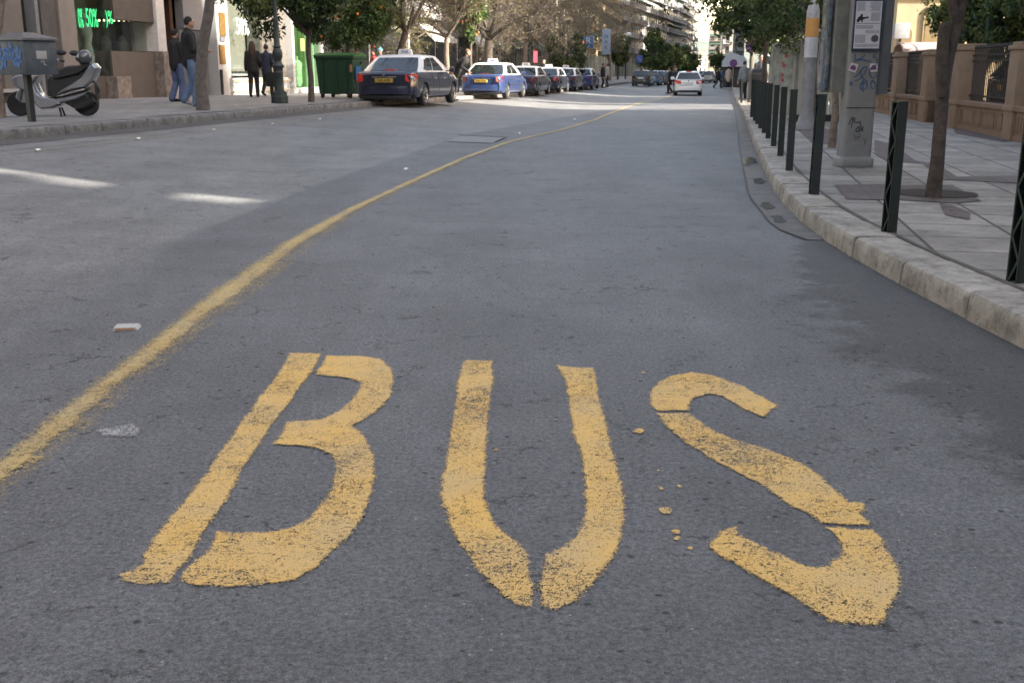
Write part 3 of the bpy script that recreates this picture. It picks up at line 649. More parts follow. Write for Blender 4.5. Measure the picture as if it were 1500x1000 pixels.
        vs = [(sx * x, y, z) for x, y, z in rr] + [(sx * x * 1.004, y - .018, z) for x, y, z in rr]; k = len(rr)
        b.add(vs, [tuple(range(k, 2 * k))] + [(i, (i + 1) % k, (i + 1) % k + k, i + k) for i in range(k)]); b.build('tail_lamp', lm, root, smooth=60)
        b = MB(); b.box(sx * hw * .55, sx * hw * .86, L - .32, L - .08, zt - .36, zt - .22, bev=.04); b.build('headlight', M_lampw, root)
        b = MB(); b.box(sx * (hw + .02), sx * (hw + .19), gh['fb'] - .32, gh['fb'] - .22, zt - .01, zt + .12, bev=.03); b.box(sx * (hw - .08), sx * (hw + .04), gh['fb'] - .3, gh['fb'] - .25, zt + .0, zt + .04); b.build('wing_mirror', col, root)
        if near:
            for yy in (L * .40, L * .60):
                b = MB(); b.box(sx * (hw * .985), sx * (hw * .985 + .03), yy - .12, yy + .06, zb - .16, zb - .13, bev=.008); b.build('door_handle', M_chrome if kind == 'sedan' else col, root)
            b = MB()
            for yy in (L * .345, L * .475, L * .69): b.tube([(sx * hw * .988, yy, .4), (sx * hw * 1.0, yy, .55), (sx * hw * .994, yy + .02, zb - .15), (sx * hw * .955, yy + .02, zt - .05)], .006, n=4)
            b.tube([(sx * hw * .985, L * .30, .36), (sx * hw * .985, L * .69, .36)], .006, n=4)
            b.build('door_seam', M_black, root)
            b = MB(); b.tube([(sx * (hw + .0), L * .27, .56), (sx * (hw + .0), L * .70, .56)], .014, n=6); b.build('side_trim', M_black, root)
    b = MB(); b.box(-.26, .26, -.05 if kind == 'sedan' else -.04, .0, zt - .30, zt - .19, bev=.004); pl = b.build('number_plate', M_platew if white_plate else M_plate, root)
    if plate: text_mesh(plate, .098, 'plate_text', M_black, pl, Matrix.Translation((0, -.053 if kind == 'sedan' else -.043, zt - .245)) @ Matrix.Rotation(math.pi / 2, 4, 'X'), .001, .002)
    if near:
        b = MB(); b.box(-.36, .36, -.036, .02, zt - .165, zt - .145, bev=.005); b.build('boot_trim', M_chrome, root)
        b = MB(); b.tube([(-hw * .6, -.012, zt - .05), (-hw * .58, -.016, zt - .36), (hw * .58, -.016, zt - .36), (hw * .6, -.012, zt - .05)], .006, n=4); b.build('boot_seam', M_black, root)
        b = MB(); b.lathe([(.045, 0), (.045, .02)], c=(0, -.045, zt - .1), ax='y', n=16); b.build('badge', M_chrome, root)
    b = MB(); zz, yy = (zt + .022, gh['rb'] - .06) if kind == 'sedan' else (H - .03, gh['rt'] - .02)
    b.box(-.17, .17, yy - .04, yy + .04, zz - .01, zz + .03, bev=.01); b.build('brake_light', lm, root)
    if taxi:
        b = MB(); y = gh['rt'] + .55; b.loft([[(sx * .2 * k, y + sy * .09 * k, H - .0 + z) for sx, sy in ((-1, -1), (1, -1), (1, 1), (-1, 1))] for k, z in ((1, -.01), (1, .05), (.88, .14), (.8, .15))])
        sg = b.build('taxi_sign', mat('sign_cream', (.68, .67, .64), .4), root)
        text_mesh('TAXI', .1, 'sign_text', mat('sign_blue', (.1, .12, .3), .5), sg, Matrix.Translation((0, y - .094, H + .07)) @ Matrix.Rotation(math.pi / 2 - .15, 4, 'X'), .003, .002)
    return root
# ---- people ----
M_skin = mat('skin', (.42, .24, .17), .55, var=.05)
def remesh(o, vs=.012, sm=6):
    m = o.modifiers.new("remesh", 'REMESH'); m.mode = 'VOXEL'; m.voxel_size = vs; m.use_smooth_shade = True
    s_ = o.modifiers.new("smooth", 'SMOOTH'); s_.iterations = sm; s_.factor = .5
def limb(b, pts, rad, n=10):
    b.tube(pts, rad, n=n)
    for p, r_ in zip(pts, rad): b.ball(p, r_, nu=n, nv=6)
def person(loc, heading, label, H=1.75, stride=.0, lean=0., side=0., jacket=(.02, .02, .025), trousers=(.08, .12, .22), shoes=(.02, .02, .02), hair=(.02, .015, .012), hands=None, hairlen=0, head=(0, 0), coat=0, hat=None, cat='person', group=None, sit=0, vs=.012, skirt=False, turn=0, bag=None):
    k = H / 1.75; root = empty('person', loc, heading, label, cat, group); V_ = lambda x, y, z: Vector((x, y, z)) * k
    pz = .93 - abs(stride) * .06
    if sit: pz = .62
    pel = V_(0, 0, pz); ch = pel + V_(side * .4, lean * .9, math.sqrt(max(.01, 1 - lean * lean)) * .30); sh = pel + V_(side * .8, lean * 1.6, math.sqrt(max(.01, 1 - lean * lean)) * .50)
    nk = sh + V_(side * .1, lean * .12, .09); hd = nk + V_(head[0] * .1, .03 + lean * .10 + head[1], .125)
    hands = hands or [(.27, .06 + stride * .4, .80), (-.27, .06 - stride * .4, .80)]
    feet = [V_(.10, stride, 0), V_(-.10, -stride, .0)]
    b = MB(); limb(b, [pel, ch, sh - V_(0, 0, .04)], [.13 * k, .125 * k, .12 * k]); limb(b, [sh - V_(0, 0, .02), nk, hd], [.06 * k, .052 * k, .055 * k])
    b.ball(hd, (.073 * k, .092 * k, .115 * k)); b.ball(hd + V_(0, .09, -.01), (.013 * k, .022 * k, .022 * k)); b.ball(hd + V_(0, .05, -.065), (.04 * k, .045 * k, .035 * k))
    for s_ in (1, -1): b.ball(hd + V_(s_ * .076, 0, -.005), (.012 * k, .02 * k, .03 * k))
    legs = []; arms = []
    for i, s_ in enumerate((1, -1)):
        hip = pel + V_(s_ * .085, 0, -.03); ft = feet[i]; kn = (hip + ft) / 2 + V_(0, .05 + abs(stride) * .22 + (.28 if sit else 0), .02); an = ft + V_(0, -.03 - (.05 if s_ * stride < 0 else 0), .09 + (.06 if s_ * stride < -.05 else 0))
        legs.append((hip, kn, an)); limb(b, [hip, kn, an], [.085 * k, .058 * k, .042 * k]); limb(b, [an, ft + V_(0, .12, .035)], [.042 * k, .035 * k])
        sp = sh + V_(s_ * .17, 0, -.03); hp = V_(*hands[i]); mid = (sp + hp) / 2; dd = hp - sp; L_ = .56 * k; gap = math.sqrt(max(0, (L_ / 2) ** 2 - (dd.length / 2) ** 2))
        bend = Vector((s_ * .35, -.8, -.5)); bend -= dd.normalized() * bend.dot(dd.normalized()); el = mid + bend.normalized() * gap
        arms.append((sp, el, hp)); limb(b, [sp, el, hp], [.052 * k, .042 * k, .03 * k])
        hdv = (hp - el).normalized(); sidev = hdv.cross(Vector((0, 0, 1))); sidev = sidev.normalized() if sidev.length > .1 else Vector((0, 1, 0))
        if abs(hdv.z) > .7: sidev = Vector((0, 1, 0)) - hdv * hdv.y; sidev.normalize()
        b.ball(hp + hdv * .045 * k, .04 * k)
        inw = hdv.cross(sidev) * (1 if hdv.cross(sidev).x * -s_ > 0 else -1)
        for q, ln in zip((-.030, -.010, .010, .030), (.07, .082, .078, .062)):
            r0 = hp + hdv * .07 * k + sidev * q * k; limb(b, [r0, r0 + hdv * ln * .5 * k + inw * .006, r0 + hdv * ln * .85 * k + inw * .025 * k], [.0105 * k, .010 * k, .0085 * k], n=6)
        t0 = hp + hdv * .03 * k + sidev * .035 * k; limb(b, [t0, t0 + (hdv * .03 + sidev * .025 + inw * .01) * k, t0 + (hdv * .055 + sidev * .03 + inw * .02) * k], [.012 * k, .011 * k, .009 * k], n=6)
    o = b.build('body', M_skin, root); remesh(o, min(vs, .01), 2)
    cm = lambda nm, c, **q: mat('%s_%02d_%02d_%02d' % (nm, c[0] * 99, c[1] * 99, c[2] * 99), c, .85, var=.25, scale=9, bump=.004, bscale=14, **q)
    # trousers
    b = MB()
    for hip, kn, an in legs: limb(b, [hip, kn, an + V_(0, 0, -.02)], [.108 * k, .086 * k, .078 * k] if not skirt else [.105 * k, .078 * k, .062 * k])
    limb(b, [pel, pel + V_(0, 0, .1)], [.145 * k, .14 * k]); o = b.build('trousers', cm('trouser_cloth', trousers), root); remesh(o, vs, 4)
    # jacket
    b = MB(); zlow = .10 + coat
    low = pel + V_(0, -lean * .1, -.04 - coat * .9)
    limb(b, [low, ch, sh - V_(0, 0, .05)], [(.165 + coat * .12) * k, .165 * k, .15 * k], n=14)
    for s_ in (1, -1): limb(b, [sh + V_(s_ * .05, 0, -.02), sh + V_(s_ * .16, 0, -.045)], [.075 * k, .075 * k]); limb(b, [ch + V_(s_ * .05, 0, .0), sh + V_(s_ * .09, 0, -.09)], [.13 * k, .115 * k]); limb(b, [low + V_(s_ * .04, 0, 0), ch + V_(s_ * .04, 0, 0)], [.145 * k, .14 * k])
    for sp, el, hp in arms: limb(b, [sp, el, el.lerp(hp, .93)], [.075 * k, .062 * k, .05 * k])
    limb(b, [nk - V_(0, .01, .07), nk - V_(0, .01, .01)], [.085 * k, .068 * k]); o = b.build('jacket', cm('jacket_cloth', jacket), root); remesh(o, vs, 5)
    for ft, (hip, kn, an) in zip(feet, legs):
        b = MB(); up = an.z - .09 * k; limb(b, [ft + V_(0, -.07, .04) + Vector((0, 0, up * .9)), ft + V_(0, .05, .04) + Vector((0, 0, up * .3)), ft + V_(0, .14, .032)], [.043 * k, .045 * k, .035 * k]); o = b.build('shoe', cm('shoe_leather', shoes), root); remesh(o, .009, 1)
    b = MB(); b.ball(hd + V_(0, -.018, .03), (.083 * k, .093 * k, .105 * k)); 
    if hairlen: limb(b, [hd + V_(0, -.05, 0), hd + V_(0, -.09, -hairlen * .5), hd + V_(0, -.13, -hairlen)], [.085 * k, .095 * k, .07 * k]); limb(b, [hd + V_(.05, -.03, 0), hd + V_(.08, -.06, -hairlen * .7)], [.05 * k, .04 * k]); limb(b, [hd + V_(-.05, -.03, 0), hd + V_(-.08, -.06, -hairlen * .7)], [.05 * k, .04 * k])
    o = b.build('hair', cm('hair', hair), root); remesh(o, .01, 2)
    if hat:
        b = MB(); b.ball(hd + V_(0, -.01, .045), (.094 * k, .105 * k, .105 * k)); b.lathe([(.094 * k, 0), (.104 * k, .01), (.104 * k, .05), (.094 * k, .06)], c=hd + V_(0, -.01, .02)); b.ball(hd + V_(0, -.01, .16), .03); b.build('beanie', cm('hat', hat), root)
    if vs < .016:
        for s_ in (1, -1): b = MB(); b.ball(hd + V_(s_ * .03, .079, .018), .0125 * k); b.build('eye', mat('eye_dark', (.03, .02, .015), .2), root)
        b = MB(); b.ball(hd + V_(0, .088, -.05), (.024 * k, .009 * k, .007 * k)); b.build('mouth', mat('lips', (.3, .1, .09), .5), root)
    return root
# ---- trees ----
M_bark = mat('bark_brown', (.10, .08, .062), .95, var=.45, scale=14, bump=.02, bscale=26); M_barkp = mat('bark_pale', (.16, .13, .105), .95, var=.45, scale=12, bump=.02, bscale=22)
M_twig = mat('twig', (.12, .095, .07), .9, var=.3); M_twigl = mat('twig_pale', (.24, .20, .135), .9, var=.3); M_orange = mat('orange_peel', (.75, .22, .03), .5, var=.1)
def leafm(n, c):
    if n in MATS: return MATS[n]
    m = bpy.data.materials.new(n); m.use_nodes = True; t = m.node_tree; b = t.nodes["Principled BSDF"]
    V = N(t, "ShaderNodeTexCoord").outputs["Object"]; f = ramp_n(t, noise_n(t, V, 3.5, 4, .7), .3, .7, .55, 1.5); f2 = ramp_n(t, noise_n(t, V, 40, 1), .3, .7, .75, 1.3)
    cc = mixc(t, 1., mixc(t, 1., c, f, 'MULTIPLY'), f2, 'MULTIPLY'); t.links.new(cc, b.inputs["Base Color"]); b.inputs["Roughness"].default_value = .45; b.inputs["Specular IOR Level"].default_value = .4
    tl = N(t, "ShaderNodeBsdfTranslucent"); t.links.new(cc, tl.inputs[0]); mx = N(t, "ShaderNodeMixShader"); mx.inputs[0].default_value = .25
    o = [n for n in t.nodes if n.type == 'OUTPUT_MATERIAL'][0]; t.links.new(b.outputs[0], mx.inputs[1]); t.links.new(tl.outputs[0], mx.inputs[2]); t.links.new(mx.outputs[0], o.inputs[0]); MATS[n] = m; return m
LV = [leafm('leaf_dark', (.028, .05, .018)), leafm('leaf_mid', (.05, .085, .026)), leafm('leaf_light', (.12, .15, .04))]
LO = [leafm('leaf_olive', (.09, .085, .04)), leafm('leaf_tan', (.17, .14, .08)), leafm('leaf_grey', (.2, .18, .12))]
def leaves(b, cen, rad, n, size, rnd, clumps=40, fill=.5, mats=3, flat=.0):
    cs = []
    for i in range(clumps):
        while True:
            d = Vector((rnd.gauss(0, 1), rnd.gauss(0, 1), rnd.gauss(0, 1)))
            if d.length > .1: break
        d.normalize(); rr = rnd.uniform(fill, 1) ; cs.append((Vector((cen[0] + d.x * rad[0] * rr, cen[1] + d.y * rad[1] * rr, cen[2] + d.z * rad[2] * rr)), rnd.uniform(.16, .36), rnd.randrange(mats)))
    vs, fs, ms = [], [], []
    for i in range(n):
        c, cr, mi = cs[rnd.randrange(len(cs))]
        d = Vector((rnd.gauss(0, 1), rnd.gauss(0, 1), rnd.gauss(0, 1))).normalized() * (rnd.random() ** .5) * cr
        p = c + Vector((d.x * rad[0], d.y * rad[1], d.z * rad[2]))
        a = Vector((rnd.gauss(0, 1), rnd.gauss(0, 1), rnd.gauss(0, .6))).normalized(); q = a.orthogonal(); q.rotate(Matrix.Rotation(rnd.uniform(0, 6.28), 3, a)); q = q.normalized(); r_ = a.cross(q)
        s_ = size * rnd.uniform(.6, 1.3); o = len(b.v)
        b.v += [tuple(p - q * s_), tuple(p + r_ * s_ * .42), tuple(p + q * s_), tuple(p - r_ * s_ * .42)]; b.f.append([o, o + 1, o + 2, o + 3]); b.m.append(mi if rnd.random() < .7 else rnd.randrange(mats))
def branch(b, p, d, ln, r_, depth, rnd, spread=.6, up=.05, minr=.004, ends=None, kids=3):
    pts = [p]; q = p; dd = d.normalized(); n = 4
    for i in range(n):
        dd = (dd + Vector((rnd.uniform(-1, 1), rnd.uniform(-1, 1), rnd.uniform(-1, 1))) * .22 + Vector((0, 0, up))).normalized(); q = q + dd * ln / n; pts.append(q)
    r1 = max(minr, r_ * .6); b.tube(pts, [r_ + (r1 - r_) * i / n for i in range(n + 1)], n=5 if depth < 3 else 7, caps=False)
    if ends is not None and depth <= 1: ends.append(q)
    if depth == 0: return
    for k in range(kids):
        f = rnd.uniform(.35, 1) if k else 1; i = min(n, int(f * n)); v = Vector((rnd.gauss(0, 1), rnd.gauss(0, 1), rnd.gauss(0, .7))).normalized()
        branch(b, pts[i], (dd + v * spread * 1.3).normalized(), ln * rnd.uniform(.6, .85), max(minr, r1 * rnd.uniform(.55, .9)), depth - 1, rnd, spread, up, minr, ends, kids)
def tree(loc, label, hgt=4, trunk=.07, crown=None, lean=(0, 0), n=6000, leaf=.06, seed=0, kind='green', oranges=0, group=None, bark=None, clumps=45, th=1.6, depth=5, name='street_tree', ln=.9, cat='tree', fill=.45, pts=None, tw=None, kids=3, mats=None):
    rnd = random.Random(seed); root = empty(name, loc, 0, label, cat, group); b = MB()
    P = pts or [(0, 0, -.1), (lean[0] * .3 + .02, lean[1] * .3, th * .35), (lean[0] * .7 - .02, lean[1] * .7, th * .7), (lean[0], lean[1], th)]
    b.tube(P, [trunk * (1.25, 1.0, .92, .85, .75, .7, .6)[min(i, 6)] for i in range(len(P))], n=10)
    T = Vector(P[-1]); d = (T - Vector(P[-2])).normalized(); tr = b
    if kind in ('bare', 'twiggy'):
        for k in range(3): branch(b, T, d + Vector((rnd.uniform(-.9, .9), rnd.uniform(-.9, .9), .2)), ln * .5, trunk * .6, 0, rnd)
        tro = b.build('trunk', bark or M_barkp, root, smooth=60); cb = MB(); ends = []
        for k in range(5): branch(cb, T, Vector((rnd.uniform(-1, 1), rnd.uniform(-1, 1), rnd.uniform(.3, 1.1))), ln, trunk * .5, depth, rnd, spread=.75, up=.03, minr=.0045 if ln < 1.2 else .006, kids=kids, ends=ends)
        if n:
            vs0 = len(cb.v)
            for q in range(n):
                p = ends[rnd.randrange(len(ends))] + Vector((rnd.gauss(0, .13), rnd.gauss(0, .13), rnd.gauss(0, .1))); a = Vector((rnd.gauss(0, 1), rnd.gauss(0, 1), rnd.gauss(0, 1))).normalized(); e = a.orthogonal().normalized() * leaf; f = a.cross(e)
                cb.add([p - e, p + f * .4, p + e, p - f * .4], [(0, 1, 2, 3)], 1 + rnd.randrange(2))
        cb.build('crown', [tw or M_twig] + (mats or LO[:2]), root, smooth=0)
    else:
        cen, rad = crown
        for k in range(7):
            v = Vector((rnd.gauss(0, 1), rnd.gauss(0, 1), abs(rnd.gauss(.5, .6)))).normalized(); e = Vector(cen) + Vector((v.x * rad[0], v.y * rad[1], v.z * rad[2])) * .75
            b.tube([T - Vector((0, 0, .05)), T.lerp(e, .4) + Vector((rnd.uniform(-.1, .1), rnd.uniform(-.1, .1), .1)), e], [trunk * .6, trunk * .4, trunk * .15], n=6)
        b.build('trunk', bark or M_bark, root, smooth=60)
        cb = MB(); leaves(cb, cen, rad, n, leaf, rnd, clumps, fill); cb.build('crown', mats or LV, root, smooth=0)
        for k in range(oranges):
            v = Vector((rnd.gauss(0, 1), -abs(rnd.gauss(0, 1)), rnd.gauss(0, 1))).normalized() * rnd.uniform(.8, 1.08); ob = MB(); ob.ball((0, 0, 0), .042, nu=10, nv=8); ob.build('orange', M_orange, root, loc=(cen[0] + v.x * rad[0], cen[1] + v.y * rad[1], cen[2] + v.z * rad[2]))
    return root
# ================= RIGHT SIDE =================
random.seed(11)
AW = R(11)                                     # the street runs this far to the right of the view
Mgreen = mat('bollard_green', (.010, .017, .0155), .45, var=.25, scale=12, bump=.002, dirt=.4, dirtcol=(.03, .028, .024))
bl = empty('bollard', (0, 0, 0), 0, '', 'bollard', 'dark green bollards along the right kerb')
S_, HB = .036, .87
b = MB(); b.box(-S_ + .005, S_, -S_, -S_ + .006, 0, HB - .004); b.box(S_ - .006, S_, -S_ + .006, S_, 0, HB - .004); b.box(-S_ + .005, S_ - .006, S_ - .006, S_, 0, HB - .004)
b.build('side_plate', Mgreen, bl, smooth=0)
b = MB(); nz = 7
for i in range(nz):
    z0, z1 = i * HB / nz, (i + 1) * HB / nz; ya, yb = (-S_ + .007, S_ - .007) if i % 2 else (S_ - .007, -S_ + .007)
    b.add([(-S_, ya - .007, z0), (-S_, ya + .007, z0), (-S_, yb + .007, z1), (-S_, yb - .007, z1), (-S_ + .005, ya - .007, z0), (-S_ + .005, ya + .007, z0), (-S_ + .005, yb + .007, z1), (-S_ + .005, yb - .007, z1)], [(0, 1, 2, 3), (7, 6, 5, 4), (0, 4, 5, 1), (1, 5, 6, 2), (2, 6, 7, 3), (3, 7, 4, 0)])
for y in (-S_, S_ - .008): b.box(-S_ - .001, -S_ + .007, y, y + .008, 0, HB - .004)
b.build('lattice', Mgreen, bl, smooth=0)
b = MB(); b.box(-S_ - .003, S_ + .003, -S_ - .003, S_ + .003, HB - .003, HB + .006); b.build('cap', Mgreen, bl, smooth=0)
bp_ = [((1489, 412), 'nearest green bollard, cut by the right edge of the picture'), ((1302, 340), 'green lattice bollard standing left of the tree, tallest whole one'), ((1192, 285), 'green bollard standing just left of the grey info pillar'), ((1156, 249.5), 'green bollard in front of the grey cigarette-shaped pole'),
       ((1143, 229), 'green bollard fourth from the near end that is whole'), ((1133, 214.5), 'green bollard before the left edge of the cream panels'), ((1125, 203), 'green bollard in front of the red poster panel'), ((1119, 195), 'slim green bollard seventh of the row'),
       ((1113.5, 188), 'slim green bollard eighth of the row'), ((1109, 181.5), 'slim green bollard ninth of the row, beside the litter bin'), ((1105.5, 177), 'slim green bollard tenth of the row'), ((1101, 172), 'slim green bollard at the far end of the close row'), ((1086, 151), 'lone far green bollard beyond the gap in the row')]
for i, (p, lb) in enumerate(bp_):
    q = at(*p, PAV); rz = (.35, .30, .05)[i] if i < 3 else -.15
    o = bl if i == 0 else copy_tree(bl); o.location = q - Vector((0, 0, .01)); o.rotation_euler = (0, random.uniform(-.012, .012), rz); o['label'] = lb
# --- grey pillar with hoods (public info / phone pillar) ---
Mpi = mat('pillar_grey', (.18, .187, .19), .55, var=.12, scale=4, bump=.002, dirt=.35, dirtcol=(.12, .12, .105))
Mpi2 = mat('hood_grey', (.15, .155, .142), .6, var=.3, scale=7, dirt=.6, dirtcol=(.08, .08, .06)); Mpi3 = mat('hood_blue_grey', (.095, .105, .118), .5, var=.15)
q = at(1249, 243, PAV); PL = empty('info_pillar', q, R(-1), 'tall grey metal pillar with side hoods, a framed notice and graffiti', 'info pillar')
b = MB()
def rrect(w_, d_, r_, z, n=5):
    pts = []
    for cx, cy, a0 in ((w_ - r_, d_ - r_, 0), (-w_ + r_, d_ - r_, 90), (-w_ + r_, -d_ + r_, 180), (w_ - r_, -d_ + r_, 270)):
        for j in range(n + 1): a = R(a0 + 90 * j / n); pts.append((cx + r_ * math.cos(a), cy + r_ * math.sin(a), z))
    return pts
b.loft([rrect(.172, .13, .05, z) for z in (0.10, 2.6)]); b.build('column', Mpi, PL, smooth=50)
b = MB(); b.loft([rrect(.172 + a, .13 + a, .06, z) for a, z in ((.028, 0), (.03, .02), (.03, .085), (.02, .10), (.0, .115))]); b.build('plinth', Mpi, PL, smooth=50)
b = MB(); b.loft([[(x, y, z) for x, y in ((-.173, -.02), (-.173, .34), (-.34, .34), (-.345, .10), (-.31, -.02))] for z in (.82, .80 + 1.9)]); hl = b.build('hood', Mpi2, PL, smooth=0); hl['label'] = 'left hood with scratched back'
b = MB(); b.box(-.375, -.344, .02, .36, .84, 2.7, bev=.01); b.build('hood_edge', mat('hood_perspex', (.06, .085, .12), .2, var=.9, scale=8, dirt=.6, dirtcol=(.3, .28, .2)), PL)
b = MB(); b.loft([[(x, y, z) for x, y in ((.173, -.03), (.22, -.05), (.345, .06), (.36, .30), (.173, .30))] for z in (.80, 2.7)]); b.build('hood', Mpi3, PL, smooth=0)
yf = -.133
b = MB(); b.box(-.168, .168, yf - .004, yf + .004, .655, .662); b.box(-.15, -.147, yf - .003, yf + .003, .70, .72); b.build('seam', M_black, PL)
b = MB(); b.box(-.155, .158, yf - .014, yf + .01, 1.265, 1.85, bev=.004); fr = b.build('notice_frame', mat('frame_navy', (.03, .045, .08), .35, var=.2), PL)
b = MB(); b.box(-.138, .142, yf - .02, yf - .0145, 1.30, 1.80); nb_ = b.build('notice_board', mat('notice_paper', (.56, .58, .64), .4, var=.03), fr)
b = MB(); rn = random.Random(4)
for blk, (x0, x1, z0, z1, st) in enumerate([(-.128, -.04, 1.70, 1.79, .012), (.0, .135, 1.70, 1.79, .011), (.03, .135, 1.595, 1.68, .009), (-.128, .06, 1.51, 1.545, .010), (-.04, .135, 1.465, 1.49, .012), (-.128, -.01, 1.36, 1.445, .010), (-.128, .135, 1.315, 1.345, .011)]):
    z = z1
    while z > z0:
        x = x0 + (rn.uniform(0, .03) if blk in (1, 4) else 0)
        while x < x1 - .01:
            wl = rn.uniform(.008, .024); b.box(x, min(x + wl, x1), yf - .0215, yf - .020, z - st * .38, z); x += wl + .004
        z -= st
b.build('notice_text', mat('ink', (.10, .11, .17), .6), nb_, smooth=0)
b = MB(); b.box(-.136, .14, yf - .022, yf - .020, 1.562, 1.566); b.build('notice_rule', mat('rule_navy', (.03, .04, .07), .5), nb_)
b = MB(); b.prism([(-.125, 1.58), (-.125, 1.60), (-.11, 1.63), (-.09, 1.645), (-.082, 1.662), (-.068, 1.665), (-.06, 1.65), (-.066, 1.635), (-.03, 1.632), (.0, 1.64), (.004, 1.622), (-.03, 1.615), (-.05, 1.612), (-.062, 1.60), (-.055, 1.582), (-.07, 1.58), (-.078, 1.597), (-.09, 1.60), (-.098, 1.58)], yf - .022, yf - .0205); b.build('notice_figure', M_black, nb_, smooth=0)
b = MB(); b.prism([(.05, 1.38), (.048, 1.41), (.06, 1.435), (.08, 1.44), (.09, 1.452), (.105, 1.44), (.122, 1.43), (.128, 1.40), (.12, 1.375), (.10, 1.372), (.085, 1.362), (.07, 1.375)], yf - .022, yf - .0205); b.build('notice_emblem', mat('emblem_grey', (.08, .09, .10), .5, var=.6, scale=60), nb_, smooth=0)
b = MB(); b.box(-.04, .07, yf - .02, yf + .01, 1.87, 1.93, bev=.01); b.build('latch', M_black, PL)
Mst = mat('sticker_paper', (.5, .48, .5), .5); Msp = mat('sticker_purple', (.14, .05, .14), .5)
for x, rz in ((-.118, .3), (.108, -.05)):
    b = MB(); b.box(-.043, .043, -.003, .0, -.045, .045); s_ = b.build('sticker', Mst, PL, loc=(x, yf + .0005, 1.095)); s_.rotation_euler = (0, rz, 0)
    b = MB(); b.prism([(-.03, -.025), (-.032, 0), (-.02, .02), (0, .03), (.02, .02), (.032, 0), (.03, -.025)], -.0045, -.0032); b.build('sticker_print', Msp, s_, smooth=0)
def ribbon(b, pts, w_, y, closed=False, M=None):
    P = [Vector((p[0], 0, p[1])) for p in pts]
    for _ in range(2):
        Q = [P[0]]
        for i in range(len(P) - 1): Q += [P[i].lerp(P[i + 1], .25), P[i].lerp(P[i + 1], .75)]
        P = Q + [P[-1]]
    vs = []
    for i, p in enumerate(P):
        d = (P[min(i + 1, len(P) - 1)] - P[max(0, i - 1)]); d = d.normalized() if d.length > 0 else Vector((1, 0, 0)); n = Vector((-d.z, 0, d.x)) * w_ / 2
        vs += [p + n + Vector((0, y, 0)), p - n + Vector((0, y, 0)), p + n + Vector((0, y + .002, 0)), p - n + Vector((0, y + .002, 0))]
    if M: vs = [M @ v for v in vs]
    b.add(vs, [(4 * i, 4 * i + 1, 4 * i + 5, 4 * i + 4) for i in range(len(P) - 1)] + [(4 * i, 4 * i + 4, 4 * i + 6, 4 * i + 2) for i in range(len(P) - 1)] + [(4 * i + 1, 4 * i + 3, 4 * i + 7, 4 * i + 5) for i in range(len(P) - 1)])
b = MB()
for st in ([(-.11, 1.24), (-.108, 1.17), (-.03, 1.195), (-.0, 1.24)], [(-.115, 1.165), (-.05, 1.185), (.05, 1.17), (.075, 1.155)], [(.13, 1.24), (.095, 1.235), (.10, 1.205), (.135, 1.20), (.148, 1.16), (.125, 1.11), (.10, 1.12)],
           [(-.09, .95), (-.03, .97), (.02, 1.05), (.035, 1.10), (.0, 1.11), (-.04, 1.05), (-.02, .99), (.03, .96), (.055, .92), (.04, .86), (-.0, .85), (-.03, .88), (-.02, .93), (.03, .93)], [(-.10, .99), (-.06, 1.02), (-.02, 1.08)],
           [(-.145, .92), (-.13, .95), (-.115, .92), (-.13, .895), (-.145, .92)], [(.075, 1.09), (.06, 1.04), (.09, .985), (.13, .99), (.16, 1.01)], [(.14, .93), (.11, .96), (.085, .92), (.10, .87), (.14, .87), (.15, .91), (.12, .945), (.09, .95)], [(.0, .96), (.01, .83)]):
    ribbon(b, st, .011, yf - .006)
b.build('graffiti', mat('spray_blue', (.035, .09, .19), .5), PL, smooth=0)['label'] = 'blue scribbled graffiti'
b = MB()
for st in ([(-.125, .47), (-.095, .54), (-.085, .555), (-.078, .55), (-.085, .46), (-.09, .44)], [(-.06, .55), (-.062, .49), (.0, .50), (.01, .51)], [(.0, .51), (.02, .44), (.045, .40)], [(-.01, .45), (-.04, .42), (-.03, .385), (.0, .40), (.01, .44), (-.01, .45)], [(.02, .40), (.05, .45)]):
    ribbon(b, st, .009, yf - .006)
for st in ([(-.03, .33), (.02, .34)], [(.01, .38), (.0, .30)], [(.05, .30), (.09, .32), (.07, .25)], [(-.05, .36), (-.03, .30)]): ribbon(b, st, .004, yf - .006)
b.build('graffiti', mat('spray_black', (.03, .03, .035), .5), PL, smooth=0)['label'] = 'black tag graffiti'
# --- trees on the right pavement ---
q = at(1366, 289, PAV)
tree(q, 'forked brown tree in a soil pit beside the near green bollard', trunk=.06, crown=((.45, .35, 2.75), (1.35, 1.3, .98)), n=15000, leaf=.055, seed=2, clumps=70, fill=.3,
     pts=[(0, 0, -.1), (.012, 0, .3), (.005, 0, .62), (-.0, 0, .95), (.03, 0, 1.2), (.09, 0, 1.6), (.13, 0, 2.0)], mats=[leafm('leaf_pit_dark', (.035, .055, .018)), leafm('leaf_pit_mid', (.07, .11, .03)), leafm('leaf_pit_light', (.13, .17, .05))], bark=mat('bark_reddish', (.055, .043, .036), .95, var=.5, scale=9, bump=.018, bscale=22))
b = MB(); b.tube([(-.01, -.02, .85), (-.05, -.04, 1.15), (-.052, -.04, 1.42)], [.05, .052, .048], n=9); b.ball((-.05, -.04, 1.42), (.05, .05, .03)); b.tube([(.06, 0, 1.45), (-.0, -.02, 1.6), (-.06, 0, 1.95), (-.04, 0, 2.3)], [.05, .04, .03, .02], n=7)
o = b.build('limb', MATS['bark_reddish'], [t for t in bpy.data.objects if t.name.startswith('street_tree')][-1], smooth=60)
tree(at(1218, 216, PAV), 'thin pale-trunked evergreen tree rising behind the grey info pillar', trunk=.05, crown=((.15, .3, 2.5), (.6, .8, .6)), n=9000, leaf=.05, seed=5, th=1.5, bark=M_barkp, clumps=55)
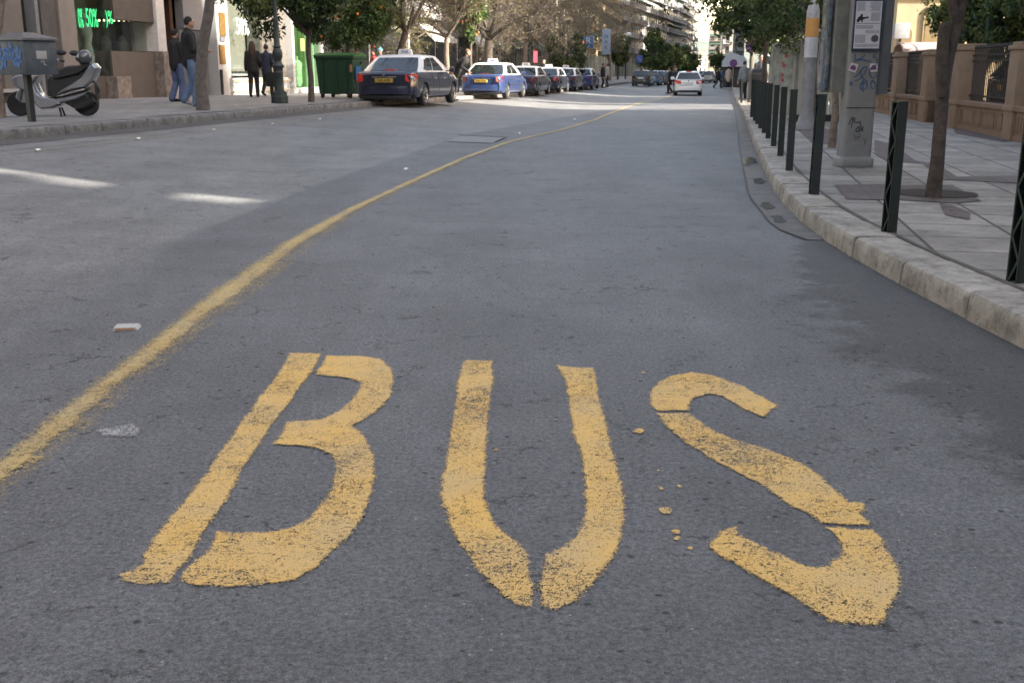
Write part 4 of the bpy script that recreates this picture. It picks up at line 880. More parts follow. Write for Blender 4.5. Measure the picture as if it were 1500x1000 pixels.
tree(at(1189, 182, PAV), 'dark evergreen tree standing behind the grey cigarette-shaped pole', trunk=.05, crown=((-.2, .7, 2.75), (1.5, 1.2, 1.15)), n=9000, leaf=.055, seed=6, th=1.6, clumps=60)
tree(at(1117, 166, PAV), 'dense dark evergreen street tree with the round sign before it', trunk=.07, crown=((.0, .5, 3.1), (1.6, 1.7, 1.55)), n=11000, leaf=.07, seed=7, th=1.8, clumps=70)
tree(at(1098, 150, PAV), 'dark green street tree beyond the litter bin, in front of the white canopy', trunk=.08, crown=((.45, 0, 3.9), (.95, 1.6, 1.9)), n=8000, leaf=.09, seed=8, th=2.2, clumps=60)
tree(at(1112, 143, PAV), 'dark green tree on the right pavement beside the street lamp', trunk=.10, crown=((.7, 0, 5.0), (1.5, 2.0, 2.5)), n=8000, leaf=.12, seed=9, th=2.6, clumps=60)
# --- cigarette-shaped pole ---
q = at(1180, 189, PAV); cp = empty('bin_pole', q, 0, 'tall grey cylinder pole with white and orange bands like a giant cigarette', 'pole')
b = MB(); b.lathe([(.235, 0), (.23, .03), (.16, .12), (.125, .28), (.115, .34), (.115, 1.38)], n=24); b.build('shaft', mat('pole_grey', (.20, .2, .205), .6, var=.2, dirt=.4), cp)
b = MB(); b.lathe([(.118, 0), (.118, .36)], c=(0, 0, 1.30), n=24); wb_ = b.build('band', mat('band_white', (.5, .5, .52), .5, var=.1), cp); wb_['label'] = 'white band with small print'
b = MB(); b.lathe([(.119, 0), (.119, .33)], c=(0, 0, 1.665), n=24); b.build('band', mat('band_orange', (.5, .25, .07), .6, var=.15), cp)['label'] = 'orange band'
b = MB(); b.lathe([(.116, 0), (.116, .12), (.085, .24), (.07, .30), (.03, .36)], c=(0, 0, 1.995), n=24); b.build('tip', mat('tip_grey', (.34, .34, .35), .6, var=.3, scale=20), cp)
for i in range(9):
    b = MB()
    for j in range(6):
        a = R(-125 + j * 14 + (i % 3) * 3); a2 = a + R(9)
        z = 1.60 - i * .032; b.add([(.1205 * math.cos(t), .1205 * math.sin(t), zz) for t, zz in ((a, z), (a2, z), (a2, z + .010), (a, z + .010))], [(0, 1, 2, 3)])
    b.build('print_line', mat('ink_grey', (.2, .2, .22), .6), wb_, smooth=0)
# --- hoarding panels ---
def wallbox(name, pA, pB, z0, z1, th, m, parent): pass
p0 = at(1124, 176, PAV); p1 = at(1160, 178, PAV); p2 = at(1236, 178, PAV)
hb_ = empty('poster_stand', p0, math.atan2(p1.y - p0.y, p1.x - p0.x), 'upright advertising case with a faded red and white poster', 'poster case')
w1 = (p1 - p0).length
b = MB(); b.box(0, w1, 0, .16, .12, 1.66, bev=.02); b.build('case', mat('case_cream', (.33, .33, .29), .5, var=.12, dirt=.3), hb_)
b = MB(); b.box(.07, w1 - .07, -.012, -.001, .62, 1.58); ps = b.build('poster', mat('poster_pale', (.28, .30, .27), .5, var=.5, scale=5, dirt=.5, dirtcol=(.12, .14, .12)), hb_)
rn = random.Random(2)
for i in range(9):
    b = MB(); cx, cz, rr = w1 * (.58 + .1 * rn.uniform(-1, 1)), rn.uniform(.85, 1.42), rn.uniform(.02, .05)
    b.prism([(cx + rr * rn.uniform(.6, 1.2) * math.cos(k * .785), cz + rr * rn.uniform(.6, 1.2) * math.sin(k * .785)) for k in range(8)], -.016 - i * .0005, -.0125)
    b.build('poster_blot', mat('poster_red', (.35, .05, .06), .5, var=.6, scale=20), ps, smooth=0)
hd_ = empty('site_hoarding', p1 + Vector((.05, .05, 0)), math.atan2(p2.y - p1.y, p2.x - p1.x), 'cream blank hoarding panels behind the cigarette-shaped pole', 'hoarding')
w2 = (p2 - p1).length
Mcr = mat('hoarding_cream', (.40, .385, .33), .55, var=.1, scale=3, dirt=.25, dirtcol=(.2, .18, .14))
for k in range(3):
    b = MB(); b.box(k * w2 / 3 + .012, (k + 1) * w2 / 3 - .012, (k % 2) * .05, (k % 2) * .05 + .05, .14, 1.68 + .02 * k, bev=.006); b.build('panel', Mcr, hd_)
b = MB(); b.box(0, w2, -.03, .12, 0, .14); b.build('kick_board', M_black, hd_)
# litter bin
q = at(1108, 158, PAV); lb = empty('litter_bin', q, 0, 'grey street litter bin on a post at the far end of the bollards', 'litter bin')
b = MB(); b.loft([rrect(.25 * k, .22 * k, .05, z) for k, z in ((.86, .25), (.9, .35), (1, .95), (1.04, .96), (1.04, 1.02), (.98, 1.03))]); b.build('body', mat('bin_grey', (.12, .125, .125), .6, var=.2), lb, smooth=50)
b = MB(); b.loft([rrect(.25 * k, .22 * k, .05, z) for k, z in ((1.0, 1.03), (.9, 1.12), (.5, 1.17))]); b.build('lid', M_black, lb, smooth=50)
b = MB(); b.box(-.04, .04, -.04, .04, 0, .26); b.build('post', M_black, lb)
# --- signs ---
def roundsign(px, py, dist, label, r_=.31):
    x = atd(px, dist); z = zat(py, dist); g = gz(x, dist) + PAV; rt = empty('no_parking_sign', (x, dist, g), 0, label, 'road sign', 'round no parking signs'); h = z - g
    b = MB(); b.tube([(0, .04, 0), (0, .04, h + .25)], .03, n=8); b.build('post', mat('sign_post', (.25, .25, .25), .5, metal=.3), rt)
    b = MB(); b.lathe([(r_, 0), (r_, .015)], c=(0, -.015, h), n=32, ax='y'); pn = b.build('panel', mat('sign_red', (.22, .03, .05), .5), rt)
    b = MB(); b.lathe([(r_ * .8, 0), (r_ * .8, .004)], c=(0, -.02, h), n=32, ax='y'); b.build('face', mat('sign_face_blue', (.07, .06, .26), .5, var=.2), pn)
    b = MB(); b.M = Matrix.Translation((0, 0, h)) @ Matrix.Rotation(R(45), 4, 'Y'); b.box(-r_ * .8, r_ * .8, -.026, -.021, -.035, .035); b.build('bar', MATS['sign_red'], pn)
roundsign(1100, 68, 47, 'round blue and red no parking sign, the larger and nearer one'); roundsign(1073.5, 93, 88, 'round purplish no parking sign, the small far one')
# kiosk canopy
yk = 92; x0, x1 = atd(1057, yk), atd(1093, yk); g = gz(x0, yk) + PAV; kz = zat(90, yk) - g; kt = zat(80, yk) - g
kk = empty('kiosk', ((x0 + x1) / 2, yk, g), -AW, 'small street kiosk under a pale pitched canopy', 'kiosk'); hw_ = (x1 - x0) / 2
b = MB(); b.prism([(-hw_, kz - .45), (-hw_, kz), (-hw_ * .45, kt + .25), (hw_ * .8, kt - .2), (hw_, kz), (hw_, kz - .45)], 0, 2.2); b.build('canopy', mat('canopy_white', (.45, .47, .52), .6, var=.05), kk)
b = MB(); b.box(-hw_ + .1, hw_ - .1, .3, 1.9, 0, kz - .44); b.build('cabin', mat('kiosk_dark', (.05, .045, .04), .7), kk)
# right street lamp arm
yl = 100; x = atd(1076, yl); g = gz(x, yl) + PAV; sl = empty('street_lamp', (x, yl, g), 0, 'tall street lamp with a curved arm above the right-hand trees', 'street lamp')
z = zat(20, yl) - g
b = MB(); b.tube([(0, 0, 0), (0, 0, z - 1.2), (-.2, 0, z - .35), (-.9, 0, z - .05)], [.09, .06, .05, .04], n=8); b.build('pole', mat('lamp_metal', (.12, .13, .14), .5, metal=.5), sl)
b = MB(); b.loft([[(x_, .13 * s * math.cos(a), z + .0 + .07 * s * math.sin(a)) for a in [i * .785 for i in range(8)]] for x_, s in ((-.85, .5), (-1.0, 1), (-1.45, 1.1), (-1.65, .4))]); b.build('lamp_head', mat('lamp_head_grey', (.10, .12, .16), .4), sl)
# --- boundary wall with railings ---
W0 = at(1500, 204.6, PAV); W1 = at(1288.6, 163, PAV); wa = math.atan2(W1.y - W0.y, W1.x - W0.x); wd = Vector((math.cos(wa), math.sin(wa)))
def wt(px):                                    # distance along the wall of a picture column
    k = (px - 750) / FPX; y = (W0.x - W0.y * wd.x / wd.y - .27 * k) / (.969 * k - wd.x / wd.y); return (y - W0.y) / wd.y
Msw = mat('wall_sandstone', (.20, .13, .085), .85, var=.14, scale=4, bump=.004, bscale=30, dirt=.35, dirtcol=(.11, .072, .05))
Msl = mat('wall_sandstone_light', (.235, .165, .112), .85, var=.12, scale=4, bump=.004, dirt=.3, dirtcol=(.17, .11, .08)); Mir = mat('railing_iron', (.025, .021, .02), .6)
def wallrun(label, t0, t1, piers, seed=0):
    rt = empty('boundary_wall', (W0.x, W0.y, W0.z), wa, label, 'wall', None)
    def gl(t): p = W0.xy + wd * t; return gz(p.x, p.y) + PAV - W0.z
    g0 = min(gl(t0), gl(t1)) - .1
    b = MB(); b.box(t0, t1, -.12, .22, g0, .44); b.box(t0, t1, -.16, .26, .44, .52, bev=.012); b.box(t0, t1, -.15, .24, g0, .07)
    t = t0 + .25
    while t < t1 - .5:
        for ln in (.75, .35):
            if t + ln < t1 - .1:
                for a, c, e, f in ((t, t + ln, .36, .375), (t, t + ln, .12, .135), (t, t + .015, .12, .375), (t + ln - .015, t + ln, .12, .375)): b.box(a, c, .22, .232, e, f)
            t += ln + .12
    b.box(t0, t1, .22, .23, .16, .17); b.build('base_wall', Msw, rt, smooth=0)
    prev = None
    ed = sorted(piers)
    for i, (a, c, h) in enumerate(ed):
        b = MB(); b.box(a, c, -.2, .28, g0, h - .12, bev=.01); b.box(a - .03, c + .03, -.23, .31, h - .12, h - .05, bev=.015); b.box(a + .02, c - .02, -.18, .26, h - .05, h, bev=.015); b.box(a - .02, c + .02, -.22, .30, .44, .53, bev=.01)
        for zz in (.72, 1.06): b.box(a - .003, c + .003, -.203, .283, zz, zz + .014)
        b.build('pier', Msl, rt, smooth=30)
    for (a, c) in [(ed[i][1], ed[i + 1][0]) for i in range(len(ed) - 1)]:
        if c - a < .4: continue
        b = MB(); b.box(a, c, .03, .06, .60, .63); b.box(a, c, .03, .06, 1.22, 1.25); b.box(a, c, .03, .06, 1.32, 1.35); t = a + .06
        while t < c - .03:
            b.tube([(t, .045, .52), (t, .045, 1.46)], .011, n=5); b.tube([(t, .045, 1.44), (t, .045, 1.47), (t, .045, 1.53)], [.01, .022, .001], n=5); t += .105
        b.build('railing', Mir, rt, smooth=0)
    return rt
ta, tb = wt(1409), wt(1436)
wallrun('brown stone wall with iron railings right of the gate, nearest run', -6, ta, [(ta - .5, ta, 1.55), (wt(1500) - .2, wt(1500) + .28, 1.5), (-3.6, -3.1, 1.5), (-6, -5.5, 1.5)])
tc, td = wt(1372), wt(1362)
wallrun('brown stone wall with iron railings left of the gate', tc, tc + 14, [(tc, tc + .55, 1.5), (tc + 3.3, tc + 3.9, 1.5), (tc + 8, tc + 8.6, 1.5), (tc + 13.4, tc + 14, 1.5)])
gt = empty('iron_gate', W0, wa, 'narrow dark gate between the two brown stone walls', 'gate')
b = MB(); b.box(ta + .03, tc - .03, .0, .05, .02, 1.35); b.build('gate_leaf', mat('gate_brown', (.09, .06, .05), .7, var=.2, scale=8), gt)
b = MB(); b.tube([(ta + .1, .07, .9), (ta + .1, .11, .9), (ta + .1, .11, 1.0)], .012, n=6); b.build('handle', M_chrome, gt)
# vaulted canopy behind the wall
yv = 34; xv = atd(1312, yv); g = gz(xv, yv) + PAV; vh = zat(62, yv) - g; vw = atd(1376, yv) - xv
vc = empty('vaulted_canopy', (xv, yv, g), R(0), 'pinkish barrel-vaulted canopy behind the brown wall', 'canopy')
rad_ = .55; zc_ = vh - rad_
b = MB(); A = [R(180 * i / 16) for i in range(17)]
o1 = [(rad_ * math.cos(a), zc_ + rad_ * math.sin(a)) for a in A]; i1 = [((rad_ - .06) * math.cos(a), zc_ + (rad_ - .06) * math.sin(a)) for a in A][::-1]
b.prism(o1 + i1, 0, vw, plane='yz'); b.build('vault', mat('vault_pink', (.3, .235, .22), .6, var=.08), vc, smooth=40)
b = MB(); b.box(.04, vw, -rad_, -rad_ + .06, 0, zc_); b.box(.04, vw, rad_ - .06, rad_, 0, zc_); b.box(vw - .06, vw, -rad_ + .06, rad_ - .06, 0, zc_ + .3); b.build('side_wall', Msw, vc)
# cream building with arches
Mch = mat('church_cream', (.34, .28, .175), .85, var=.1, scale=1.2, dirt=.15, dirtcol=(.3, .25, .16)); yc = 43; xc = atd(1306, yc)
chb = empty('arched_building', (xc, yc, 0), R(-4), 'cream building with round-arched windows beyond the stone wall', 'building')
b = MB(); b.box(0, 22, 0, 14, -.5, 12); b.box(-.05, 22, -.12, 0, 3.9, 4.1); b.build('wall', Mch, chb)
for i in range(9):
    xw = .42 + i * 1.0; hh = 3.3 if i % 2 else 2.6; w_ = .33 if i % 2 else .2
    arc = [(xw + w_ * math.cos(a), hh + w_ * math.sin(a)) for a in A]; arc2 = [(xw + (w_ + .07) * math.cos(a), hh + (w_ + .07) * math.sin(a)) for a in A]
    b = MB(); b.prism(arc2 + [(xw - w_ - .07, 1.2), (xw + w_ + .07, 1.2)], -.09, -.001); f_ = b.build('window', mat('arch_trim', (.42, .33, .19), .8), chb)
    b = MB(); b.prism(arc + [(xw - w_, 1.25), (xw + w_, 1.25)], -.11, -.091); b.build('pane', mat('arch_recess', (.18, .13, .06), .5), f_)
# street cabinet seen left of it
xb = atd(1305, 38); b = empty('air_conditioner', (xb, 38, gz(xb, 38) + PAV), 0, 'pale grey box unit on a post left of the vaulted canopy', 'air conditioner')
q = MB(); q.box(0, .52, 0, .3, zat(60, 38) - .0, zat(37, 38), bev=.02); q.build('casing', mat('ac_white', (.24, .25, .26), .5), b); q = MB(); q.box(.22, .28, .1, .16, 0, zat(60, 38)); q.build('post', Mir, b)
# shrubs / yard trees, green pole, parked car in the yard
for i, (px, y, cz, rx, rz_, s_, n) in enumerate([(1392, 27, 2.7, .55, .95, .06, 5000), (1425, 25, 2.6, .6, 1.1, .06, 6000), (1475, 24, 2.5, .9, 1.05, .06, 7000), (1530, 22, 2.6, .9, 1.2, .06, 5000), (1440, 32, 4.2, 2.3, 2.0, .09, 9000)]):
    x = atd(px, y); g = gz(x, y) + PAV
    tree((x, y, g), ['slim dark shrub tree just right of the vaulted canopy', 'dark conifer-like shrub behind the near wall pier', 'wide dark green shrub behind the iron railings', 'dark green shrub behind the railings at the right edge', 'large dark evergreen in the yard behind the shrubs'][i],
         trunk=.06, crown=((0, 0, cz - .3), (rx, rx, rz_)), n=n, leaf=s_, seed=20 + i, th=1.0, name='yard_tree', clumps=45, fill=.2)
x = atd(1440, 24); gp = empty('green_pole', (x, 24, gz(x, 24) + PAV), 0, 'slim dark green pole rising behind the wall pier', 'pole'); b = MB(); b.tube([(0, 0, 0), (0, 0, 5.5)], .055, n=10); b.build('shaft', mat('pole_green', (.02, .06, .04), .5), gp); b = MB(); b.lathe([(.1, 0), (.1, .03), (.06, .08)], n=12); b.build('base', MATS['pole_green'], gp)
car((atd(1462, 24.5) , 24, PAV), R(-80), 4.2, 1.72, 1.42, paintm('paint_black', (.012, .014, .018)), MATS['paint_black'], 'dark car parked in the yard behind the iron railings', kind='hatch', near=False)
# off-street buildings that shade the road
def block(name, loc, rz, ln, dp, h, col, label, floors=None, balc=True, maxw=60, awn=None, seed=0, bay=3.2, g0=3.6, fh=3.05, cat='building', deep=1.2, fine=True):
    rnd = random.Random(seed); rt = empty(name, loc, rz, label, cat)
    b = MB(); b.box(0, ln, 0, dp, -.5, h); b.box(-.15, ln + .15, -.3, dp + .15, h, h + .35); b.build('wall', col, rt, smooth=0)
    nf = int((h - g0) / fh); nb = max(1, int(ln / bay)); bw_ = ln / nb
    wm = MB(); wm.box(-.6, .6, -.03, .02, .0, 2.1); wm.box(-.55, .55, -.05, -.03, .05, 2.05, 1)
    first = None; bfirst = None; cnt = 0
    for f in range(nf):
        for k in range(nb):
            if cnt >= maxw: break
            z = g0 + f * fh + .12; t = (k + .5) * bw_
            if first is None: first = wm.build('window', [mat('window_frame', (.35, .33, .3), .6), mat('window_dark', (.03, .035, .04), .12)], rt, smooth=0); o = first
            else: o = first.copy(); COL.objects.link(o); o.parent = rt
            o.location = (t, 0, z + .0); cnt += 1
        if balc:
            segs = [(0, nb)] if rnd.random() < .3 else [(a, a + 1 + (rnd.random() < .5)) for a in range(0, nb, 2)]
            for a, c in segs:
                if c > nb: c = nb
                z = g0 + f * fh; d_ = deep * rnd.uniform(.8, 1.1)
                bb = MB(); bb.box(a * bw_ + .15, c * bw_ - .15, -d_, -.001, z - .16, z)
                if rnd.random() < .5: bb.box(a * bw_ + .15, c * bw_ - .15, -d_, -d_ + .06, z, z + .85)
                else:
                    bb.box(a * bw_ + .15, c * bw_ - .15, -d_, -d_ + .05, z + .85, z + .92)
                    if fine:
                        t = a * bw_ + .2
                        while t < c * bw_ - .2: bb.box(t, t + .035, -d_, -d_ + .035, z, z + .86); t += .16
                for e in (a * bw_ + .15, c * bw_ - .21): bb.box(e, e + .06, -d_ + .06, -.001, z, z + .85)
                bo = bb.build('balcony', col if rnd.random() < .6 else mat('balcony_grey', (.2, .2, .2), .7, var=.2), rt, smooth=0)
                if rnd.random() < .45:
                    ab = MB(); ab.add([(a * bw_ + .2, -.02, z + 2.6), (c * bw_ - .2, -.02, z + 2.6), (c * bw_ - .2, -d_ - .1, z + 1.9), (a * bw_ + .2, -d_ - .1, z + 1.9), (a * bw_ + .2, -.02, z + 2.55), (c * bw_ - .2, -.02, z + 2.55), (c * bw_ - .2, -d_ - .1, z + 1.6), (a * bw_ + .2, -d_ - .1, z + 1.6)], [(0, 1, 2, 3), (3, 2, 6, 7), (4, 7, 6, 5), (0, 3, 7, 4), (1, 5, 6, 2)])
                    ab.build('awning', mat('awning_%d' % (seed % 3), ((.28, .25, .18), (.05, .09, .07), (.30, .29, .27))[seed % 3], .8), bo, smooth=0)
                if rnd.random() < .3:
                    pb = MB(); r2 = random.Random(seed + f * 9 + a); leaves(pb, ((a + .5) * bw_, -d_, z + .95), (bw_ * .35, .3, .45), 160, .13, r2, 8); pb.build('balcony_plant', LV, bo, smooth=0)
    return rt
Mw1 = mat('render_beige', (.38, .34, .27), .85, var=.15, scale=.8, dirt=.3, dirtcol=(.2, .17, .13)); Mw2 = mat('render_white', (.52, .50, .46), .85, var=.12, scale=.8, dirt=.3, dirtcol=(.27, .25, .22)); Mw3 = mat('render_grey', (.3, .3, .29), .85, var=.15, scale=.8, dirt=.3, dirtcol=(.16, .15, .14))
Mw4 = mat('render_ochre', (.42, .33, .2), .85, var=.12, scale=.8, dirt=.3, dirtcol=(.25, .19, .12))
def rblock(xa, ya, yb, h, m, label, dp=14, balc=False, seed=0, **k):   # right-hand row: xa is the front at ya
    a = math.atan(.19); ln = (yb - ya) / math.cos(a); xo = xa + (yb - ya) * .19
    return block('apartment_building', (xo, yb, gz(xo, yb)), -math.pi / 2 - a, ln, dp, h, m, label, balc=balc, seed=seed, **k)
pa_ = at(300, 293); yg = pa_.y - (12.5 - pa_.x) * .466
yb_ = yg - 6.25
rf = empty('streak_blocker', (13.5, yg, 0), 0, 'unseen beam added above the low grey block to split the sun streak', 'sun blocker'); b = MB(); b.box(0, .4, -2.5, 1.2, 10.92, 11.32); b.build('beam', Mir, rf); b = MB(); b.box(.1, .3, -2.3, -2.1, 9.6, 10.92); b.build('post', Mir, rf)  # unseen beam, added to break the sun streak on the road in two
rblock(11.5, -42, yb_ - .5, 24, Mw1, 'beige apartment house on the right, behind the viewer', maxw=24)
rblock(12.5, yb_ - .2, yg + .2, 9.75, Mw3, 'low grey unseen block added between the two right-hand houses to cut the sun streak', maxw=0, dp=2.5)  # unseen low mass added in the gap, its height ends the sun streak
rblock(12.9, yg + .16, 26, 24, Mw2, 'white apartment house across the yard to the right', maxw=24)
# ================= LEFT STREET FRONT =================
FD = math.atan(.144)
def fhit(px, py=112): d = ray(px, py); t = -16.888 / (d.x - .144 * d.y); return t * d.y, CAMH + t * d.z
FO = Vector((-13 + .144 * (18 - 27), 18, 0)); FC = math.cos(FD)
def S(px, py=70): return (fhit(px, py)[0] - 18) / FC
def Z(py, px): return fhit(px, py)[1]
FRZ = math.pi / 2 - FD
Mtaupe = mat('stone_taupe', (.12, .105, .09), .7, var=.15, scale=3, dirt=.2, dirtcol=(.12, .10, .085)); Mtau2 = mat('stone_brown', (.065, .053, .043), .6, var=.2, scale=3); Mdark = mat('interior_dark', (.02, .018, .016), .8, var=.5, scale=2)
Mcol = mat('column_grey', (.06, .054, .048), .7, var=.2); Mwf = mat('frame_white', (.32, .32, .31), .4, var=.06); Mbeige = mat('display_beige', (.13, .118, .1), .7, var=.05); Mgl = glassmat('shop_glass', (.86, .9, .88), .02)
Mneon = mat('neon_green', (.05, .6, .2), .4, emit=(.05, .95, .32), estr=.14); Mneonw = mat('neon_white', (.8, .85, .8), .4, emit=(.9, 1, .92), estr=.05)
def shop(label, name='shop_building'): return empty(name, FO, FRZ, label, 'building')
def fb(root, nm, px0, px1, y0, y1, py0, py1, m, bev=0, zlo=None, lab=None):
    pq = (max(py0, 0) + min(py1, 140)) / 2; t0, t1 = S(px0, pq), S(px1, pq); pm = (px0 + px1) / 2; z0 = Z(py1, pm) if zlo is None else zlo; z1 = Z(py0, pm)
    b = MB(); b.box(t0, t1, y0, y1, z0, z1, bev=bev); o = b.build(nm, m, root); 
    if lab: o['label'] = lab
    return o
GL = .05
A_ = shop('taupe stone shop building with a dark window showing green percent lettering')
b = MB(); b.box(S(-260), S(334), .9, 14, -.4, 21); b.box(S(-260), S(334), .0, .9, 3.9, 21); b.box(S(-260), S(36), .25, .9, -.3, 3.9); b.build('wall', Mtau2, A_)
fb(A_, 'wall_panel', 0, 36, -.02, .24, -40, 133, Mtaupe); fb(A_, 'window_sill', -60, 36, -.25, .24, 131, 136, Mwf); fb(A_, 'plinth', -60, 36, -.12, .24, 137, 158, Mcol, zlo=-.2)
fb(A_, 'window', 37, 57, .3, .35, -40, 130, M_glass); fb(A_, 'window_frame', 57, 62, .0, .4, -40, 140, mat('frame_grey', (.16, .165, .17), .5), zlo=-.1)
fb(A_, 'column', 62.5, 85, -.05, .9, -40, 150, Mcol, zlo=-.1); fb(A_, 'column', 85.5, 109, -.12, .9, -40, 146, mat('stone_taupe_light', (.16, .14, .122), .7, var=.12, scale=3, dirt=.2, dirtcol=(.15, .12, .1)), zlo=-.1)
gw = fb(A_, 'shop_window', 113.5, 165, .05, .07, -40, 111, Mgl); fb(A_, 'backdrop', 113.5, 165, .80, .84, -40, 111, mat('display_green_dark', (.03, .045, .03), .7, var=.6, scale=2))
def fit_text(txt, px0, px1, py0, py1, m, par, y=.0, ext=.004, bold=0, nm='window_lettering'):
    o = text_mesh(txt, 1, nm, m, par, Matrix.Rotation(math.pi / 2, 4, 'X'), ext, bold); c = [v.co for v in o.data.vertices]; xa, xb = min(v.x for v in c), max(v.x for v in c); za, zb_ = min(v.z for v in c), max(v.z for v in c); pm = (px0 + px1) / 2
    pq = (py0 + py1) / 2; t0, t1, z0, z1 = S(px0, pq), S(px1, pq), Z(py1, pm), Z(py0, pm)
    for v in o.data.vertices: v.co.x = t0 + (v.co.x - xa) / (xb - xa) * (t1 - t0); v.co.z = z0 + (v.co.z - za) / (zb_ - za) * (z1 - z0); v.co.y += y
    return o
fit_text('50%', 126, 143, 13, 40, Mneon, gw, bold=.003); fit_text('0%', 114.5, 121.5, 13, 41, Mneon, gw, bold=.003); fit_text(')%', 155, 165, 16, 41, Mneon, gw, bold=.003)
for i, px in enumerate((124, 146)):
    b = MB(); mx_ = S(px); b.lathe([(.05, 0), (.16, .1), (.2, .5), (.13, .85), (.2, 1.15), (.16, 1.35), (.05, 1.42), (.05, 1.5)], c=(mx_, .4, Z(108, px)), n=12); b.ball((mx_, .4, Z(108, px) + 1.6), (.09, .09, .13)); b.build('mannequin', mat('mannequin_pale', (.2, .23, .2), .6, var=.4), A_, smooth=50)
fb(A_, 'low_wall', 113.5, 156, .0, .9, 112, 148, Mtau2, zlo=-.1); fb(A_, 'low_wall', 156.5, 177, -.35, .9, 112, 148, mat('stone_mottled', (.17, .14, .115), .7, var=.5, scale=6), zlo=-.1, lab='lighter mottled stone block')
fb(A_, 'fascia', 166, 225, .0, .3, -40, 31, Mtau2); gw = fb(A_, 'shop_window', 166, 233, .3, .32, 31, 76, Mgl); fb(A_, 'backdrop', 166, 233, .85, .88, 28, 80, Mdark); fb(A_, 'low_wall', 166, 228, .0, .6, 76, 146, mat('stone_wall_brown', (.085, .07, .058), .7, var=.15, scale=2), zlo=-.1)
b = MB()
for px in range(168, 232, 7): b.ball((S(px), .42, Z(30.5, px)), .035, nu=8, nv=6)
b.build('shop_light', mat('bulb', (.8, .7, .5), .4, emit=(1, .8, .5), estr=.8), A_)['label'] = 'row of small bulbs over the window'
for px in (182, 205): b = MB(); b.tube([(S(px - 8), .55, Z(60, px)), (S(px), .55, Z(53, px)), (S(px + 8), .55, Z(60, px))], .015, n=6); b.ball((S(px), .6, Z(66, px)), (.3, .12, .3)); b.build('display_garment', mat('garment_dark', (.03, .03, .03), .8), A_)
fb(A_, 'pier', 229, 239, -.3, .9, 76, 146, mat('stone_mottled', (0, 0, 0)), zlo=-.1); fb(A_, 'column', 226, 238, -.1, .9, -40, 75.5, mat('column_white', (.5, .48, .45), .6, var=.1), lab='white column of the shop front')
ps = fb(A_, 'poster', 240, 249, -.32, .2, 86, 143, Mwf, zlo=-.1); fb(ps, 'poster_print', 241, 248, -.325, -.321, 90, 112, mat('poster_blue', (.25, .3, .42), .6, var=.6, scale=14))
fb(A_, 'door', 250, 276, .75, .8, -10, 138, mat('door_dark', (.018, .016, .015), .4), zlo=-.1); fb(A_, 'door_frame', 249.3, 252, .5, .85, 22, 138, mat('wood_door', (.05, .022, .012), .5), zlo=-.1); fb(A_, 'door_frame', 272, 276, .5, .85, -10, 138, MATS['wood_door'], zlo=-.1)
fb(A_, 'wall_panel', 276.5, 315, .2, .5, -40, 44, mat('panel_grey', (.15, .15, .155), .5)); sd_ = fb(A_, 'shutter_door', 276.5, 315, .28, .5, 45, 138, mat('panel_grey2', (.10, .105, .11), .45, metal=.2), zlo=-.1)
for px in (289, 302): fb(sd_, 'seam', px, px + .5, .27, .279, 48, 136, M_black)
fb(A_, 'pilaster', 315.5, 333.5, -.08, .8, -40, 140, Mwf, zlo=-.1)
fb(A_, 'display_case', 317.5, 326, -.12, -.081, 19, 53, mat('amber_panel', (.13, .075, .018), .5, var=.4, scale=9)); fb(A_, 'display_case', 318, 326, -.12, -.081, 66, 94, MATS['amber_panel']); fb(A_, 'plaque', 318.5, 325, -.13, -.081, 54, 61, mat('plaque_grey', (.12, .12, .13), .5)); fb(A_, 'handrail', 319.5, 321.5, -.16, -.1, 102, 139, M_black)
B_ = shop('pale shop front with white sills and a curly neon percent sign')
b = MB(); b.box(S(334), S(470), .9, 14, -.4, 19); b.box(S(334), S(470), .0, .9, 4.6, 19); b.build('wall', Mw2, B_)
gw = fb(B_, 'shop_window', 334.5, 382, .04, .06, -60, 110, Mgl); fb(B_, 'backdrop', 334.5, 383, .70, .74, -60, 110, mat('display_beige_glow', (.2, .18, .15), .7, var=.05, emit=(.5, .42, .3), estr=.03)); fb(B_, 'display_floor', 334.5, 382, .08, .7, 108, 111, Mwf)  # backdrop itself glows faintly, standing in for lighting inside the shop
b = MB()
for i, px in enumerate(range(343, 368, 3)): b.ball((S(px), .3 + .1 * (i % 2), Z(106, px)), (.16, .07, .05), nu=8, nv=6); b.box(S(px) + .05, S(px) + .09, .28, .34, Z(108, px), Z(105, px))
b.build('shoe_display', mat('shoe_dark', (.05, .03, .025), .4), B_)
fit_text('50%', 346, 364, 27, 51, Mneonw, gw, nm='neon_sign', ext=.01, bold=-.012)
b = MB(); mx_ = S(339.5); zb_ = Z(106, 339); b.lathe([(.1, 0), (.13, .3), (.1, .8), (.16, 1.1), (.12, 1.3), (.03, 1.35), (.04, 1.42)], c=(mx_, .35, zb_), n=10); b.ball((mx_, .35, zb_ + 1.52), (.08, .09, .11)); b.build('mannequin', Mwf, B_, smooth=50)
fb(B_, 'window_sill', 334, 418, -.2, .5, 114, 140, Mwf, zlo=-.3); fb(B_, 'sill_trim', 334, 418, -.24, -.205, 117, 119.5, mat('trim_wood', (.45, .33, .2), .5)); fb(B_, 'sill_trim', 334, 418, -.24, -.205, 132, 134, MATS['trim_wood'])
fb(B_, 'wall_panel', 382.5, 418, -.02, .6, -60, 133, Mbeige, zlo=-.3); fb(B_, 'column', 418.5, 422, -.3, .8, -60, 140, Mwf, zlo=-.3)
